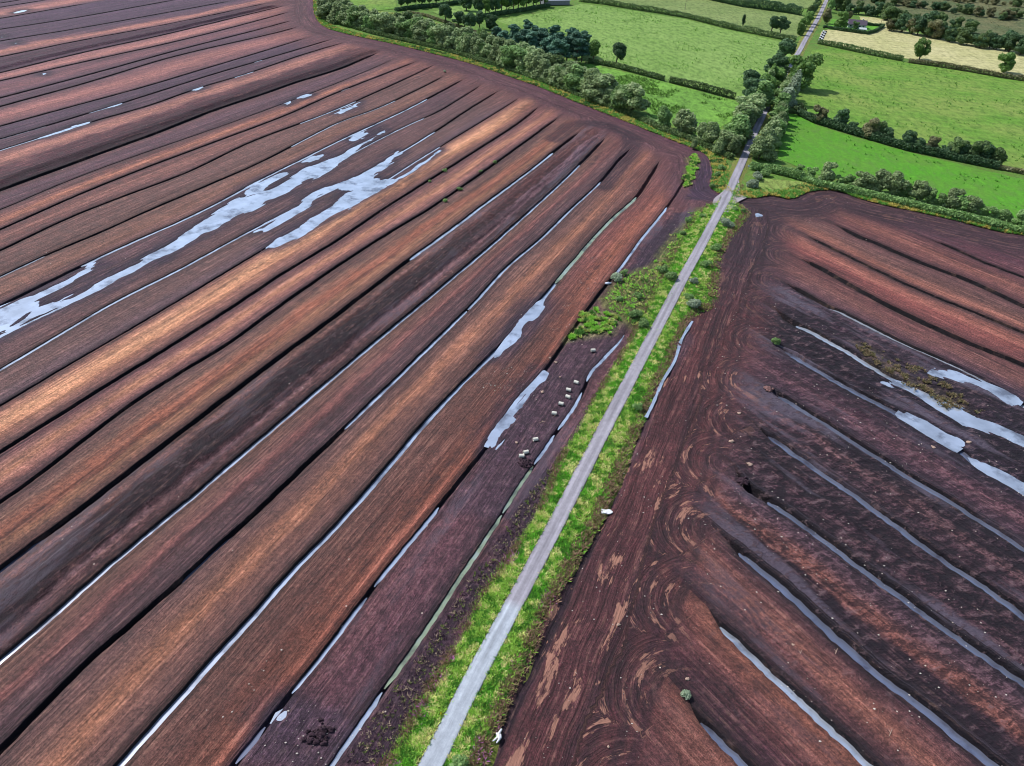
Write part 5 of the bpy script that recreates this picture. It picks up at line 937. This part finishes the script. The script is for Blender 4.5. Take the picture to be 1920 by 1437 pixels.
# ---------------- house, sheds, bales, poles ----------------
W_ = mat_plain('white_render', (236, 236, 242), .8, 1, .06); SL_ = mat_plain('slate_roof', (96, 84, 100), .7, 4, .2); GL = mat_plain('window_glass', (50, 60, 78), .15); GRN = mat_plain('green_sheet_metal', (40, 92, 74), .5, 3, .1); GREY = mat_plain('grey_block_wall', (150, 150, 160), .85, 1, .1)
def house(x, y, rz, L, Dp, hw_, hr, wallm, roofm, label, name='house', win=True):
    X, Y = G(x, y, .6); e = empty(name, X, Y, .6, rz); a, b = L/2, Dp/2
    V = [(-a, -b, 0), (a, -b, 0), (a, b, 0), (-a, b, 0), (-a, -b, hw_), (a, -b, hw_), (a, b, hw_), (-a, b, hw_), (-a, 0, hw_+hr), (a, 0, hw_+hr)]
    me = bpy.data.meshes.new('wall'); me.from_pydata(V, [], [(0, 1, 5, 4), (2, 3, 7, 6), (1, 2, 6, 9, 5), (3, 0, 4, 8, 7)]); me.materials.append(wallm); link('wall', me, e)
    ov = .35; zz = -ov*hr/b; rV = []; rF = []
    for sg in (-1, 1):
        o = len(rV); rV += [(-a-ov, sg*(b+ov), hw_+zz+.03), (a+ov, sg*(b+ov), hw_+zz+.03), (a+ov, 0, hw_+hr+.03), (-a-ov, 0, hw_+hr+.03), (-a-ov, sg*(b+ov), hw_+zz+.2), (a+ov, sg*(b+ov), hw_+zz+.2), (a+ov, 0, hw_+hr+.2), (-a-ov, 0, hw_+hr+.2)]
        rF += [tuple(o+i for i in q) for q in ((0, 1, 2, 3), (4, 5, 6, 7), (0, 1, 5, 4), (1, 2, 6, 5), (3, 0, 4, 7))]
    rf = bmesh_('roof', rV, rF, roofm, e)
    if win:
        V = []; F = []; box(V, F, (a*.55, 0, hw_+hr+.5), (.9, .6, 1.2)); bmesh_('chimney', V, F, wallm, rf)
        for wx in (-a*.7, -a*.3, a*.3, a*.7):
            V = []; F = []; box(V, F, (wx, -b-.02, 1.5), (1.5, .1, 1.2)); f = bmesh_('window', V, F, W_, e); V = []; F = []; box(V, F, (wx, -b-.08, 1.5), (1.25, .06, .95)); bmesh_('pane', V, F, GL, f)
        V = []; F = []; box(V, F, (0, -b-.03, 1.05), (1.0, .1, 2.1)); bmesh_('door', V, F, GRN, e)
        V = []; F = []; box(V, F, (a+.02, -.6, 1.5), (.1, 1.2, 1.1)); f = bmesh_('window', V, F, W_, e); V = []; F = []; box(V, F, (a+.08, -.6, 1.5), (.06, 1.0, .9)); bmesh_('pane', V, F, GL, f)
    tag(e, label, 'house' if name == 'house' else 'shed'); return e
house(1605, 52, R_(-14), 13, 7.5, 2.7, 2.6, W_, SL_, 'white bungalow with a dark slate roof among trees')
house(1616, 60.5, R_(-12), 4.6, 3.6, 2.1, .8, GRN, mat_plain('pale_roof', (206, 216, 214), .6), 'small green garden shed with a pale roof', 'garden_shed', False)
house(1040, 8, R_(22), 22, 9, 3.2, 1.8, GREY, mat_plain('grey_sheet_roof', (176, 178, 190), .6), 'long grey farm shed at the top edge behind the pasture', 'farm_shed', False)
V = []; F = []; n = 14
for x_, r_ in ((-.62, .45), (-.55, .6), (.55, .6), (.62, .45)):
    for k in range(n): V.append((r_*math.cos(k*2*math.pi/n), x_, r_*math.sin(k*2*math.pi/n)+.6))
for s in range(3):
    for k in range(n): F.append((s*n+k, s*n+(k+1) % n, (s+1)*n+(k+1) % n, (s+1)*n+k))
o0 = len(V); V += [(0, -.62, .6), (0, .62, .6)]; me_w = [mat_plain('white_wrap', (232, 236, 244), .4), mat_plain('black_wrap', (22, 24, 34), .4)]
Ft = F+[(o0, (k+1) % n, k) for k in range(n)]+[(o0+1, 3*n+k, 3*n+(k+1) % n) for k in range(n)]
BM = []
for mm in me_w:
    me = bpy.data.meshes.new('bale'); me.from_pydata(V, [], Ft); me.materials.append(mm); BM.append(me)
for i in range(9):
    t = i/8; x, y = 1536+(1544-1536)*t, 77+(61-77)*t; X, Y = G(x, y, .5)
    for sd_ in (0, 1):
        wh = (i+sd_) % 2 == 0; o = link('silage_bale', BM[0 if wh else 1], None, (X+sd_*1.6, Y, .5)); o.rotation_euler = (0, 0, R_(20)); tag(o, '%s wrapped bale, %s row by the far road, %s from the hedge' % ('white' if wh else 'black', ('left', 'right')[sd_], ordn(i+1)), 'bale', 'wrapped bales by the far road')
POLE = mat_plain('pole_wood', (120, 108, 100), .9)
for x, y, lab in [(1650, 50, 'wooden utility pole behind the garden hedge'), (1284, 19, 'thin wooden utility pole in the top middle pasture')]:
    X, Y = G(x, y, .4); e = empty('utility_pole', X, Y, .4); V, F = tube([(0, 0, 0), (0, 0, 8.5)], [.15, .11], 8); bmesh_('post', V, F, POLE, e, smooth=True); V = []; F = []; box(V, F, (0, 0, 8.0), (1.6, .12, .14)); bmesh_('crossarm', V, F, POLE, e); tag(e, lab, 'utility pole')
